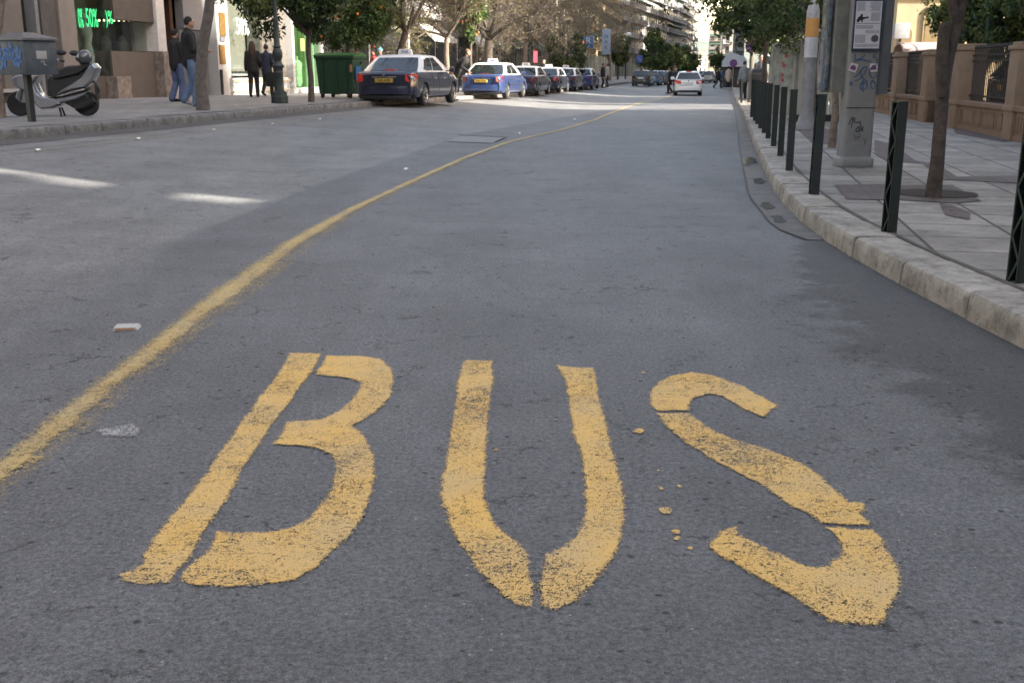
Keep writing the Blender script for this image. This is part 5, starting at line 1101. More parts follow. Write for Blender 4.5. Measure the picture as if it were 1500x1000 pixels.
gw = fb(B_, 'shop_window', 422.5, 469, .05, .07, -60, 128, glassmat('shop_glass_green', (.8, .95, .8), .02)); fb(B_, 'backdrop', 422.5, 469, .8, .84, -60, 128, mat('display_green', (.035, .05, .02), .7, var=.5, scale=2.5)); fb(B_, 'window_sill', 422.5, 469, -.2, .5, 128.5, 140, Mwf, zlo=-.4)
fb(B_, 'sticker', 441.5, 447, .03, .045, 57, 75, mat('sticker_yellow', (.3, .33, .1), .5))
for i, (px, c) in enumerate(((427, (.5, .5, .45)), (432, (.45, .45, .4)), (438, (.2, .11, .07)), (446, (.3, .35, .3)))):
    b = MB(); b.lathe([(.14, 0), (.22, .2), (.2, .7), (.24, 1.0), (.15, 1.15), (.05, 1.2), (.06, 1.35)], c=(S(px), .4, Z(127, px)), n=10); b.build('mannequin', mat('mannequin%d' % i, c, .7, var=.5, scale=12), B_, smooth=50)
for px in (449, 458): fb(B_, 'mullion', px, px + .8, .0, .049, -60, 128, mat('mullion_green', (.12, .25, .12), .5))
# the row further on (behind the orange trees)
def lblock(px0, px1, h, m, label, seed, g0=4.6, awn=None, shopm=None):
    if isinstance(px0, tuple): (xa, ya), (xb, yb) = px0, px1
    else: ya, yb = fy2(px0), fy2(px1); xa, xb = fx2(ya), fx2(yb)
    a = math.atan2(yb - ya, xb - xa); ln = math.hypot(xb - xa, yb - ya)
    rt = block('apartment_building', (xa, ya, min(gz(xa, ya), gz(xb, yb))), a, ln, 12, h, m, label, seed=seed, g0=g0, maxw=70)
    n = max(2, int(ln / 5))
    for i in range(n):
        t0, t1 = i * ln / n + .25, (i + 1) * ln / n - .25
        b = MB(); b.box(t0, t1, -.06, -.002, .1, g0 - 1.0); b.build('shop_front', shopm or mat('shopfront_dark', (.02, .02, .02), .25, var=.5), rt)
        if awn and i % 2 == 0:
            b = MB(); z1, z0 = g0 - .2, g0 - 1.35; b.add([(t0, -.07, z1), (t1, -.07, z1), (t1, -1.6, z0), (t0, -1.6, z0), (t0, -.07, z1 - .05), (t1, -.07, z1 - .05), (t1, -1.6, z0 - .25), (t0, -1.6, z0 - .25)], [(0, 1, 2, 3), (3, 2, 6, 7), (7, 6, 5, 4), (0, 3, 7, 4), (1, 5, 6, 2), (0, 4, 5, 1)])
            b.build('awning', awn[i % len(awn)], rt, smooth=0)
    return rt
def fx2(y): return -9.4 + .178 * (y - 52)
def fy2(px): k = (px - 750) / FPX; return (-9.4 - .178 * 52 - .27 * k) / (.969 * k - .178)
Maw = [mat('awning_white', (.5, .5, .47), .8), mat('awning_green', (.03, .07, .05), .8), mat('awning_grey', (.2, .2, .2), .8)]
lblock((-9.2, 53.3), (-6.5, 68), 19, Mw3, 'grey building with dark shop fronts behind the orange trees', 3, awn=None)
lblock((-6.4, 68.5), (-2.9, 88), 20, Mw2, 'pale building with a white awning behind the taxis', 4, awn=Maw[:1])
lblock((-2.8, 88.5), (2.3, 117), 19, Mw4, 'ochre building with tall light pilasters behind the bare trees', 5, awn=Maw[1:])
lblock((2.4, 117.5), (9.4, 156), 21, Mw1, 'beige apartment house behind the far bare trees', 6, awn=Maw)
lblock((9.5, 156.5), (20.5, 219), 22, Mw4, 'long ochre apartment house left of the balconied blocks', 7)
Mw5 = mat('render_dark_grey', (.17, .165, .16), .85, var=.15, scale=.8, dirt=.3, dirtcol=(.1, .09, .085))
pts_ = [(21, 220), (27.5, 243), (34, 266), (41, 290), (48.5, 316), (55, 343), (61.5, 372)]
for i in range(6):
    lblock((pts_[i][0], pts_[i][1] + .4), pts_[i + 1], (27, 29, 27, 30, 28, 29)[i], (Mw5, Mw3, Mw5, Mw3, Mw5, Mw3)[i], ['grey balconied apartment block, first of the far left row', 'light grey balconied apartment block, second of the far left row', 'grey balconied apartment block, third of the far left row', 'light grey balconied apartment block, fourth of the far left row', 'grey balconied apartment block, fifth of the far left row', 'light grey balconied apartment block at the far end of the left row'][i], 10 + i, g0=5)
# right far blocks
rblock(atd(1230, 62), 62, 84, 24, Mw3, 'grey house behind the cream hoarding panels', seed=31, dp=10); rblock(25.5, 86, 118, 29, Mw1, 'beige apartment house behind the right-hand street trees', seed=32, balc=True, maxw=30)
rblock(33, 122, 165, 31, Mw2, 'white apartment block above the kiosk', seed=33, balc=True, maxw=40); rblock(43, 170, 235, 32, Mw3, 'grey apartment block beyond the kiosk', seed=34, balc=True, maxw=40)
for i, (pa, pb, y, h, m) in enumerate([(1036.5, 1056, 430, 17.3, Mw1), (1056, 1071, 345, 18.4, Mw2), (1075, 1088, 290, 24, Mw3), (1056, 1070, 540, 27, Mw2)]):
    xa, xb = atd(pa, y), atd(pb, y)
    block('apartment_building', (xa, y, -.3), R(-10), xb - xa, 30, h, m, ['narrow beige apartment tower right of the sky gap', 'white balconied tower behind the right-hand trees', 'grey apartment tower touching the street lamp head', 'tall white block rising behind the beige tower'][i], balc=True, seed=40 + i, maxw=60, bay=2.6, deep=1.0)
for i, (pa, pb, y, h) in enumerate([(1020, 1031, 620, 9), (1027, 1036, 700, 11), (1022, 1034, 760, 15)]):
    xa, xb = atd(pa, y), atd(pb, y); block('house', (xa, y, -.3), 0, xb - xa, 12, h, (Mw2, mat('render_cream', (.5, .42, .3), .8), Mw1)[i], ['small white house at the end of the street', 'cream house closing the far end of the street', 'beige house under the distant hills'][i], balc=False, maxw=12, g0=1)
rblock(60, 240, 330, 33, Mw1, 'beige apartment block far down on the right', seed=35, balc=True, maxw=20)
lblock((-23, -62), (-19.5, -22), 19, Mw2, 'white apartment house on the left, behind the viewer', 81)
lblock((-19.3, -21), (-15.2, 11), 20, Mw4, 'ochre apartment house on the left, beside the viewer', 82)
block('apartment_building', (-30, -70, 0), 0, 60, 12, 18, Mw3, 'grey apartment house closing the street behind the viewer', balc=False, maxw=24).rotation_euler = (0, 0, math.pi)
bpy.data.objects[[o.name for o in bpy.data.objects if o.get('label', '').startswith('grey apartment house closing')][0]].location = (30, -70, 0)
# hills
b = MB(); vs, fs = [], []; nx = 60
for j in range(8):
    for i in range(nx):
        x = -400 + i * 55; y = 3000 + j * 160; h = (150 * math.sin(min(1, j / 6) * 1.57)) * (.55 + .45 * mnoise.noise(Vector((i * .13, j * .2, 3)))) * (1.15 if j > 3 else .8)
        vs.append((x, y, h - 2))
fs = [(j * nx + i, j * nx + i + 1, (j + 1) * nx + i + 1, (j + 1) * nx + i) for j in range(7) for i in range(nx - 1)]
b.add(vs, fs); tag(b.build('hills', mat('hillside', (.10, .12, .10), .9, var=.3, scale=.004)), kind='structure')
# ================= LEFT PAVEMENT THINGS =================
Mlg = mat('lamp_green', (.02, .032, .03), .45, var=.2, dirt=.3, dirtcol=(.06, .05, .045))
def lantern(b, bg, c, s=1):
    b.lathe([(.03 * s, -.3 * s), (.10 * s, -.26 * s), (.12 * s, -.24 * s)], c=c, n=8); b.lathe([(.2 * s, .02 * s), (.21 * s, .05 * s), (.12 * s, .2 * s), (.05 * s, .24 * s), (.04 * s, .30 * s), (.0, .34 * s)], c=c, n=8); bg.lathe([(.10 * s, -.24 * s), (.17 * s, .02 * s)], c=c, n=8)
    for k in range(8): a = k * math.pi / 4; b.tube([(c[0] + .105 * s * math.cos(a), c[1] + .105 * s * math.sin(a), c[2] - .25 * s), (c[0] + .175 * s * math.cos(a), c[1] + .175 * s * math.sin(a), c[2] + .03 * s)], .01, n=4)
def ornate(loc, label, k=1., H=5.2):
    rt = empty('street_lamp', loc, 0, label, 'street lamp')
    b = MB(); b.loft([[(r_ * math.cos(R(22.5 + 45 * i)), r_ * math.sin(R(22.5 + 45 * i)), z) for i in range(8)] for r_, z in ((.21, 0), (.21, .16), (.19, .18), (.185, .26), (.125, .30), (.12, .34))]); b.build('base', Mlg, rt, smooth=0)
    b = MB(); b.lathe([(.125, .34), (.12, .36), (.118, .72), (.125, .74), (.12, .76), (.12, .84), (.15, .87), (.155, .90), (.12, .94), (.10, .98), (.085, 1.02), (.105, 1.06), (.125, 1.14), (.125, 1.22), (.1, 1.3), (.08, 1.33), (.1, 1.35), (.1, 1.37), (.075, 1.40), (.068, 1.9), (.07, 2.0), (.055, 2.05), (.045, H - .8), (.06, H - .75), (.03, H)], n=18); b.build('shaft', Mlg, rt, smooth=50)
    b = MB(); b.lathe([(.122, 0), (.122, .02)], c=(0, 0, .735), n=18); b.build('ring', mat('ring_pale', (.4, .4, .4), .5), rt)
    for sx in (1, -1):
        b = MB(); b.tube([(0, 0, H - .75), (sx * .3, 0, H - .78), (sx * .55, 0, H - .65), (sx * .58, 0, H - .5)], [.03, .025, .02, .02], n=6); am = b.build('arm', Mlg, rt)
        b = MB(); bg = MB(); lantern(b, bg, (sx * .58, 0, H - .1), 1.1); l_ = b.build('lantern', Mlg, am, smooth=0); bg.build('lantern_glass', mat('lantern_glass', (.45, .42, .36), .3), l_, smooth=0)
    return rt
ornate(at(410, 151, PAV), 'ornate dark green street lamp on the left pavement near the two women')
y = 84; x = atd(774, y); ornate((x, y, gz(x, y)), 'twin-lantern street lamp behind the row of taxis', H=zat(22, y) - gz(x, y))
y = 150; x = atd(916, y); gl_ = empty('globe_lamp', (x, y, gz(x, y)), 0, 'slim street lamp with white globes at the far crossing', 'street lamp')
b = MB(); b.tube([(0, 0, 0), (0, 0, 5.5)], .09, n=8); b.build('pole', Mlg, gl_); 
for dx, dz in ((-.35, 5.2), (.3, 5.9)): b = MB(); b.ball((dx, 0, dz), .38); b.build('globe', mat('globe_white', (.8, .8, .78), .3), gl_)
# metal box on a post
q = at(47, 178, PAV); mb = empty('metal_box', q, R(-28), 'dented grey metal box with a hipped lid and blue graffiti on a black post', 'metal box')
sc_ = 1560 / (q.y * .97)
b = MB(); z0, z1 = (178 - 111) / sc_, (178 - 62) / sc_; wv, dv = .37, .30; b.box(-wv, wv, -dv, dv, z0, z1, bev=.01); b.box(-.004, .004, -dv - .002, dv + .002, z0 + .01, z1 - .01); mbx = b.build('box', mat('box_grey', (.07, .085, .10), .5, metal=.3, var=.25, scale=5, dirt=.5, dirtcol=(.16, .15, .14)), mb)
b = MB(); b.loft([[(-wv - .04, -dv - .04, z1 - .01), (wv + .04, -dv - .04, z1 - .01), (wv + .04, dv + .04, z1 - .01), (-wv - .04, dv + .04, z1 - .01)], [(-wv - .04, -dv - .04, z1 + .02), (wv + .04, -dv - .04, z1 + .02), (wv + .04, dv + .04, z1 + .02), (-wv - .04, dv + .04, z1 + .02)], [(-.14, -.1, z1 + .11), (.14, -.1, z1 + .11), (.14, .1, z1 + .11), (-.14, .1, z1 + .11)]]); b.build('lid', mat('box_lid', (.13, .135, .145), .45, metal=.3, var=.2, dirt=.3), mb, smooth=20)
b = MB(); b.box(-.045, .045, -.045, .045, -.02, z0); b.build('post', M_black, mb)
b = MB(); rr = random.Random(8); y_ = -dv - .007
zz = lambda f: z0 + (z1 - z0) * f
for st in ([(-.3, zz(.2)), (-.28, zz(.8)), (-.2, zz(.9)), (-.16, zz(.55)), (-.24, zz(.5)), (-.12, zz(.35)), (-.2, zz(.15))], [(-.1, zz(.2)), (-.05, zz(.85)), (.02, zz(.3)), (.08, zz(.9))], [(.1, zz(.85)), (.12, zz(.3)), (.2, zz(.25)), (.24, zz(.8))], [(-.32, zz(.42)), (0, zz(.5)), (.3, zz(.38))], [(.22, zz(.2)), (.3, zz(.7))], [(-.3, zz(.7)), (.0, zz(.72)), (.2, zz(.66))]): ribbon(b, st, .045, y_)
b.build('graffiti', mat('spray_blue_bright', (.03, .11, .3), .5, var=.3, scale=20), mbx, smooth=0)
b = MB(); b.M = Matrix.Rotation(math.pi / 2, 4, 'Z'); b.box(-.09, .1, -wv - .006, -wv - .002, zz(.45), zz(.68), bev=.001); b.build('sticker', Mwf, mbx)
b = MB(); ribbon(b, [(-.02, zz(.35)), (.02, zz(.42)), (.05, zz(.35)), (.02, zz(.3)), (.08, zz(.28))], .012, -wv - .006, M=Matrix.Rotation(math.pi / 2, 4, 'Z')); b.build('graffiti', mat('chalk', (.3, .3, .3), .7), mbx, smooth=0)
# scooter (faces left)
q = at(84, 170, PAV); k_ = q.y * .97 / 1560
sc = empty('scooter', q, R(4), 'silver scooter parked on the left pavement behind the metal box', 'scooter'); SX = lambda px: (px - 84) * k_; SZ = lambda py: (170 - py) * k_
Msv = mat('scooter_silver', (.27, .285, .31), .25, metal=.6, coat=.8, var=.05); Mse = mat('seat_black', (.014, .014, .014), .5, var=.1)
def whl(px, r_, nm='wheel'):
    b = MB(); c = (SX(px), 0, r_); b.lathe([(r_ * .6, -.05), (r_ * .92, -.06), (r_, -.03), (r_, .03), (r_ * .92, .06), (r_ * .6, .05)], c=c, n=24, ax='y'); w_ = b.build(nm, M_tyre, sc, smooth=40)
    b = MB(); b.lathe([(r_ * .62, -.03), (r_ * .55, -.02), (.05, -.05), (.05, .05), (r_ * .55, .02), (r_ * .62, .03)], c=c, n=20, ax='y')
    b.build('rim', mat('rim_dark', (.15, .15, .16), .35, metal=.7), w_)
whl(32, .215); whl(128, .215)
def loftx(nm, secs, m, n=14, sm=60, pw=2.4):     # secs: (px, pyc, half width m, half height px)
    rg = []
    for px, py, hw_, hh in secs:
        r_ = []
        for i in range(n):
            a = 2 * math.pi * i / n; c, s_ = math.cos(a), math.sin(a); r_.append((SX(px), hw_ * math.copysign(abs(c) ** (2 / pw), c), SZ(py) + hh * k_ * math.copysign(abs(s_) ** (2 / pw), s_)))
        rg.append(r_)
    b = MB(); b.loft(rg); return b.build(nm, m, sc, smooth=sm)
def prof(nm, pts, hw_, m, sm=40, taper=.78):
    P = [((x / 4.545 - 84) * k_, (170 - y / 4.545) * k_) for x, y in pts]; cx = sum(p[0] for p in P) / len(P); cz = sum(p[1] for p in P) / len(P); n = len(P)
    def ctr(i): a, b_ = P[i - 1], P[(i + 1) % n]; d = Vector((b_[0] - a[0], b_[1] - a[1])).normalized(); return Vector((d.y, -d.x))
    ar = sum(P[i][0] * P[(i + 1) % n][1] - P[(i + 1) % n][0] * P[i][1] for i in range(n)); sg = -1 if ar > 0 else 1
    rg = []
    for f, ins in ((-1, .035), (-.88, .012), (-.5, 0), (.5, 0), (.88, .012), (1, .035)): rg.append([(P[i][0] + ctr(i).x * ins * sg, f * hw_, P[i][1] + ctr(i).y * ins * sg) for i in range(n)])
    b = MB(); b.loft(rg, caps=False); c0 = len(b.v)
    for e in (0, 5): b.add(rg[e], [tuple(t) for t in tessellate_polygon([[Vector(v) for v in rg[e]]])])
    return b.build(nm, m, sc, smooth=sm)
prof('under_seat_body', [(365, 510), (430, 525), (560, 500), (605, 485), (560, 560), (600, 620), (640, 700), (560, 740), (500, 720), (400, 660), (350, 640), (352, 560)], .13, M_black)
prof('seat', [(385, 500), (400, 475), (450, 463), (490, 447), (560, 443), (640, 436), (655, 448), (610, 475), (560, 505), (480, 525), (400, 540)], .155, Mse)
prof('rear_fairing', [(400, 632), (450, 592), (520, 555), (585, 510), (620, 462), (640, 436), (665, 430), (688, 460), (672, 508), (640, 556), (600, 584), (520, 598), (440, 628)], .18, Msv)
prof('side_trim', [(395, 652), (440, 628), (520, 600), (600, 588), (606, 604), (540, 622), (450, 645)], .195, M_chrome)
prof('side_panel', [(400, 655), (450, 648), (540, 628), (610, 608), (600, 640), (540, 668), (440, 690), (390, 700)], .185, Msv)
prof('leg_shield', [(222, 508), (262, 505), (305, 512), (272, 560), (292, 618), (322, 648), (400, 655), (440, 688), (420, 702), (375, 722), (300, 728), (268, 700), (240, 640), (222, 570)], .20, Msv)
prof('front_mudguard', [(126, 655), (140, 618), (165, 596), (205, 600), (232, 630), (236, 668), (205, 692), (165, 690)], .085, Msv)
prof('nose', [(118, 535), (135, 512), (180, 500), (232, 508), (236, 560), (215, 610), (170, 600), (135, 575)], .15, Msv)
prof('exhaust', [(505, 690), (600, 655), (650, 650), (655, 680), (600, 720), (520, 740)], .16, M_black)
b = MB(); b.ball((SX(30), 0, SZ(117)), (.06, .11, .075)); b.build('headlight_glass', M_glass, sc)
for s_ in (1, -1):
    b = MB(); b.tube([(SX(36), s_ * .07, .27), (SX(44), s_ * .07, SZ(118)), (SX(50), s_ * .06, SZ(106))], .025, n=8); b.build('fork', M_black, sc)
    b = MB(); b.tube([(SX(72), 0, SZ(90)), (SX(78), s_ * .2, SZ(88)), (SX(86), s_ * .33, SZ(90))], [.02, .018, .016], n=8); hb = b.build('handlebar', M_chrome, sc); b = MB(); b.tube([(SX(86), s_ * .33, SZ(90)), (SX(92), s_ * .37, SZ(92))], .022, n=8); b.build('grip', M_black, hb)
    b = MB(); b.tube([(SX(80), s_ * .26, SZ(88)), (SX(82), s_ * .32, SZ(82)), (SX(96), s_ * .36, SZ(81))], .01, n=6); b.ball((SX(108), s_ * .36, SZ(80)), (.095, .04, .05)); b.build('wing_mirror', M_black, sc)
loftx('handlebar_cowl', [(66, 94, .05, 6), (73, 91, .13, 8), (81, 90, .12, 8), (86, 92, .05, 5)], Msv)
b = MB(); b.tube([(SX(64), 0, SZ(102)), (SX(72), 0, SZ(90))], .04, n=8); b.build('steering_column', M_black, sc)
b = MB(); b.tube([(SX(138), 0, SZ(115)), (SX(146), 0, SZ(128)), (SX(149), 0, SZ(136))], .02, n=6); b.box(SX(144), SX(146), -.09, .09, SZ(146), SZ(126)); b.build('number_plate_holder', M_black, sc); b = MB(); b.ball((SX(148), 0, SZ(104)), (.03, .08, .05)); b.build('tail_lamp', M_lamp, sc)
b = MB(); b.tube([(SX(90), .06, SZ(158)), (SX(93), .1, SZ(172))], .018, n=6); b.tube([(SX(90), -.06, SZ(158)), (SX(93), -.1, SZ(172))], .018, n=6); b.tube([(SX(93), -.1, SZ(171)), (SX(93), .1, SZ(171))], .014, n=6); b.build('centre_stand', M_black, sc)
c = q + Vector((SX(131) * math.cos(R(4)), SX(131) * math.sin(R(4)), SZ(97))); hl = empty('helmet', c, R(4), 'round dark grey helmet resting on the scooter seat', 'helmet'); b = MB(); b.ball((0, 0, .125), (.135, .12, .135), nu=18, nv=12); b.build('shell', mat('helmet_grey', (.05, .052, .058), .22, coat=1, var=.05), hl)
b = MB(); b.ball((-.03, 0, .105), (.125, .112, .07), nu=18, nv=10); b.build('visor', M_black, hl)
# bare trees, left
tree(at(-4, 172, PAV), 'pale leaning bare tree at the left edge behind the metal box', kind='bare', trunk=.12, seed=51, n=0, th=2.3, pts=[(0, 0, -.1), (.03, 0, .7), (.1, 0, 1.3), (.28, 0, 2.0), (.36, 0, 2.7)], ln=1.3, depth=4)
tree(at(298, 161, PAV), 'bare leaning grey-brown tree beside the two men', kind='bare', trunk=.125, seed=52, n=0, pts=[(0, 0, -.1), (-.02, 0, .6), (.08, 0, 1.3), (.24, 0, 1.9), (.36, 0, 2.6)], ln=1.5, depth=5, bark=mat('bark_grey', (.12, .103, .09), .95, var=.35, scale=10, bump=.015))
q = at(456, 149, PAV); tree(q, 'small orange tree with a dark crown left of the green dumpster', trunk=.075, crown=((-.45, .2, 3.0), (1.85, 1.6, 1.35)), n=24000, leaf=.065, seed=53, th=1.7, clumps=90, oranges=4, name='orange_tree')
q = at(512, 142.5, PAV); tree(q, 'orange tree with a glossy crown and oranges above the green dumpster', trunk=.075, crown=((.1, .2, 2.85), (1.5, 1.5, 1.5)), n=24000, leaf=.065, seed=54, th=1.6, clumps=90, oranges=22, name='orange_tree', mats=[LV[1], leafm('leaf_bright', (.09, .14, .04)), LV[2]])
y = 37; x = atd(583, y); tree((x, y, gz(x, y) + PAV), 'twiggy pale-trunked tree with olive leaves behind the first taxi', kind='twiggy', trunk=.13, seed=55, n=9000, leaf=.045, th=2.0, pts=[(0, 0, -.1), (.0, 0, .8), (.1, 0, 1.5), (.3, 0, 2.1)], ln=1.7, depth=6, name='bare_tree')
y = 44; x = atd(655, y); tree((x, y, gz(x, y) + PAV), 'olive-grey twiggy tree between the first two taxis', kind='twiggy', trunk=.11, seed=56, n=9000, leaf=.05, th=2.2, ln=1.7, depth=6, name='bare_tree', mats=[LO[0], LV[2]])
y = 46; x = atd(690, y); tree((x, y, gz(x, y) + PAV), 'small orange tree full of oranges above the blue taxi', trunk=.07, crown=((0, 0, 3.5), (.85, .9, 1.3)), n=6500, leaf=.07, seed=57, th=2, clumps=40, oranges=14, name='orange_tree', mats=[LV[1], LV[2], leafm('leaf_bright', (0, 0, 0))])
y = 58; x = atd(716, y); tree((x, y, gz(x, y) + PAV), 'dark bare tree with a thick trunk behind the blue taxi', kind='bare', trunk=.24, seed=58, n=3000, leaf=.05, th=2.6, ln=2.2, depth=6, name='bare_tree', bark=M_bark, tw=mat('twig_dark', (.07, .055, .045), .9))
for i, (px, y, lb, h, ln, nn, tw, nm) in enumerate([(770, 72, 'brown bare tree behind the twin-lantern lamp', 3, 2.2, 4000, M_twig, 1), (800, 95, 'pale sunlit bare tree behind the middle taxis', 3.4, 2.6, 2500, M_twigl, 1), (850, 110, 'pale sunlit bare tree above the blue street sign', 3.6, 3.0, 1500, M_twigl, 1), (893, 125, 'wide pale bare tree at the far crossing', 3.6, 3.2, 1200, M_twigl, 1), (745, 100, 'light bare tree rising between the twiggy trees', 3.6, 2.6, 2500, M_twigl, 1)]):
    x = atd(px, y); tree((x, y, gz(x, y)), lb, kind='bare', trunk=.17, seed=60 + i, n=nn, leaf=.07, th=h, ln=ln, depth=6, name='bare_tree', tw=tw)
for i, (px, y, cz, rx, rz_, lb) in enumerate([(828, 78, 2.3, 1.35, 1.75, 'dense dark ivy-green tree behind the last taxis'), (905, 140, 3.6, 1.8, 2.0, 'dark green tree behind the globe lamp'), (957, 150, 3.0, 2.6, 2.3, 'dark evergreen tree at the far crossing'), (985, 175, 3.2, 2.6, 2.4, 'dark evergreen tree behind the crossing people'), (1008, 190, 3.2, 2.0, 2.7, 'dark evergreen tree above the white car'), (1052, 230, 3.2, 2.2, 2.6, 'dark evergreen tree on the far right side of the street'), (956, 165, 5.6, 1.5, 1.7, 'slim light green tree before the balconied blocks')]):
    x = atd(px, y); tree((x, y, gz(x, y)), lb, trunk=.12, crown=((0, 0, cz), (rx, rx, rz_)), n=5000, leaf=.11 if y < 100 else .2, seed=70 + i, th=cz - rz_ * .5, name='evergreen_tree', clumps=45, mats=None if i != 6 else [LV[1], LV[2], LV[2]])
# dumpster
q0 = at(466, 144, PAV); q1 = at(528, 144, PAV); w_ = (q1 - q0).length; kz = 1560 / (q0.y * .97); q = (q0 + q1) / 2
du = empty('dumpster', q + Vector((0, .5, 0)), R(-14), 'large green wheeled dumpster with a rounded lid beside the first taxi', 'dumpster', )
Mdg = mat('dumpster_green', (.014, .055, .026), .45, var=.12, dirt=.3, dirtcol=(.02, .04, .02)); Mdl = mat('dumpster_lid', (.04, .12, .035), .4, var=.15)
w_ *= .98; H_ = (144 - 84) / kz
b = MB(); b.loft([[(sx * w_ / 2 * k, sy * .52 * k, z) for sx, sy in ((-1, -1), (1, -1), (1, 1), (-1, 1))] for k, z in ((.82, .12), (.86, .14), (.96, H_ - .08), (1.03, H_ - .07), (1.03, H_))]); 
for f in (-.3, .05, .3): b.box(f * w_ - .015, f * w_ + .015, -.52, -.44, .2, H_ - .1)
b.build('bin_body', Mdg, du, smooth=20)
b = MB(); b.loft([[(x_, -.54 + 1.08 * f, H_ + .005 + .13 * math.sin(math.pi * (.12 + .76 * f)) - .03) for f in [i / 8 for i in range(9)]] + [(x_, .54, H_ - .0), (x_, -.54, H_ - .0)] for x_ in (-w_ / 2 - .03, w_ / 2 + .03)]); b.build('lid', Mdl, du, smooth=40)
for sx in (-1, 1):
    b = MB(); b.tube([(sx * w_ / 2 * 1.03, 0, H_ * .84), (sx * (w_ / 2 + .07), 0, H_ * .84)], .04, n=10); b.build('pivot', M_black, du)
    for sy in (-.4, .4):
        b = MB(); b.lathe([(.09, -.03), (.09, .03)], c=(sx * w_ * .36, sy, .09), ax='x', n=14); b.build('castor', M_black, du)
b = MB(); b.box(w_ * .475, w_ * .495, -.3, .1, H_ * .45, H_ * .75); b.build('recycling_sticker', mat('sticker_blue', (.03, .12, .3), .5), du)
b = MB(); b.box(w_ * .40, w_ * .46, -.515, -.505, H_ * .62, H_ * .8); b.build('reflective_strip', mat('strip_redwhite', (.5, .2, .12), .5, var=.5, scale=18), du)
# ================= VEHICLES =================
P_navy = paintm('paint_navy', (.011, .017, .045)); P_blue = paintm('paint_blue', (.03, .055, .15)); P_navy2 = paintm('paint_midnight', (.010, .014, .04)); P_grey = paintm('paint_darkgrey', (.05, .055, .05)); P_white = mat('paint_white', (.68, .70, .70), .25, coat=1, var=.03)
G = 'taxis waiting along the left kerb'
def cpos(px, py, W, hd):                      # place by where the near right rear tyre meets the road
    p = at(px, py); return Vector((p.x - math.cos(hd) * W / 2 + math.sin(-hd) * 0, p.y - math.sin(hd) * W / 2, p.z))
def putcar(px, py, hd, L, W, *a, **k):
    p = cpos(px, py, W - .1, hd); bk = (L * .175 + .08); p -= Vector((-math.sin(hd), math.cos(hd), 0)) * bk; p.z = gz(p.x, p.y + 1) ; return car(p, hd, L, W, *a, **k)
putcar(622, 158.5, R(-13), 4.8, 1.85, 1.45, P_navy, M_wht, 'navy taxi with white roof nearest the viewer, beside the green dumpster', 'taxi', G, plate='TAE 4103', taxi=True, lit=True)
putcar(743, 147.5, R(-13.5), 4.7, 1.80, 1.45, P_blue, M_wht, 'bright blue taxi with white roof, second in the row', 'taxi', G, plate='TAH 7210', taxi=True)
TX = [(789, 142, P_navy2, 'midnight blue taxi right behind the bright blue one'), (820, 137.5, P_navy, 'dark taxi fourth in the row with a lit tail lamp'), (844, 135, P_navy2, 'dark taxi fifth in the row'), (868, 132.5, paintm('paint_royal', (.03, .045, .15)), 'mid-blue taxi at the far end of the row')]
for i, (px, py, pm, lb) in enumerate(TX): putcar(px, py, R(-12), 4.6, 1.78, 1.46, pm, M_wht, lb, 'taxi', G, taxi=True, lit=(i == 1), near=False)
putcar(1027, 140.2, R(-8), 4.4, 1.74, 1.48, P_white, P_white, 'white estate car driving away in the bus lane', kind='hatch', lit=True, white_plate=True, wheelr=.3).name = 'estate_car'
putcar(952, 127.5, R(-13), 4.1, 1.75, 1.5, P_grey, P_grey, 'dark hatchback with glowing lamps beyond the taxis', kind='hatch', lit=False, white_plate=True, near=False).name = 'hatchback'
for i, (px, py, c, lb) in enumerate([(966, 126, (.06, .14, .24), 'light blue car right of the dark hatchback'), (975, 125, (.07, .10, .16), 'grey-blue car behind the light blue one'), (984, 124.5, (.2, .2, .2), 'grey car behind the two crossing people'), (1047, 122, (.25, .25, .25), 'small grey car far down the street'), (1040, 121, (.03, .03, .04), 'small black car far down the street')]):
    putcar(px, py, R(-13), 4.1, 1.72, 1.5, paintm('paint_far%d' % i, c), MATS['paint_far%d' % i], lb, kind='hatch', near=False)
# ================= PEOPLE =================
def pz(px, py): return at(px, py, PAV)
JB = (.016, .015, .016); JN = (.10, .14, .22)
person(pz(283, 156), R(-70), 'man in a black jacket and light blue jeans turned to the right', 1.93, stride=.08, jacket=JB, trousers=(.11, .16, .26), shoes=(.3, .3, .32), hands=[(.12, .33, 1.1), (-.26, .1, .85)], head=(0, .01))
person(pz(262, 149), R(-35), 'man in black behind the other man, by the dark doorway', 1.82, stride=.05, jacket=(.013, .013, .014), trousers=(.08, .11, .2), hands=[(.2, .25, .95), (-.14, .30, 1.0)])
person(pz(373, 142.5), R(8), 'woman in black with long brown hair seen from behind', 1.74, stride=.12, jacket=(.012, .012, .013), trousers=(.013, .013, .015), hair=(.06, .03, .018), hairlen=.3, hands=[(.22, .12, .95), (-.24, .08, .85)], skirt=True)
person(pz(393, 140.8), R(-10), 'woman in dark blue beside the long-haired woman, holding a black bag', 1.74, stride=.14, jacket=(.02, .024, .04), trousers=(.014, .014, .018), coat=.12, hair=(.03, .02, .015), hands=[(.26, .1, .88), (-.2, .1, .85)], skirt=True)
q = pz(402, 141); hb = empty('handbag', q + Vector((.02, 0, .32)), R(-5), 'large black shoulder bag held by the woman in dark blue', 'bag'); b = MB(); b.loft([rrect(.26 * k, .09 * k, .05, z) for k, z in ((.95, 0), (1.05, .04), (1.0, .3), (.85, .48))]); b.build('pouch', Mse, hb, smooth=50); b = MB(); b.tube([(-.14, 0, .45), (-.10, 0, .62), (.0, 0, .68), (.10, 0, .62), (.14, 0, .45)], .014, n=6); b.build('handle', Mse, hb)
b = MB()
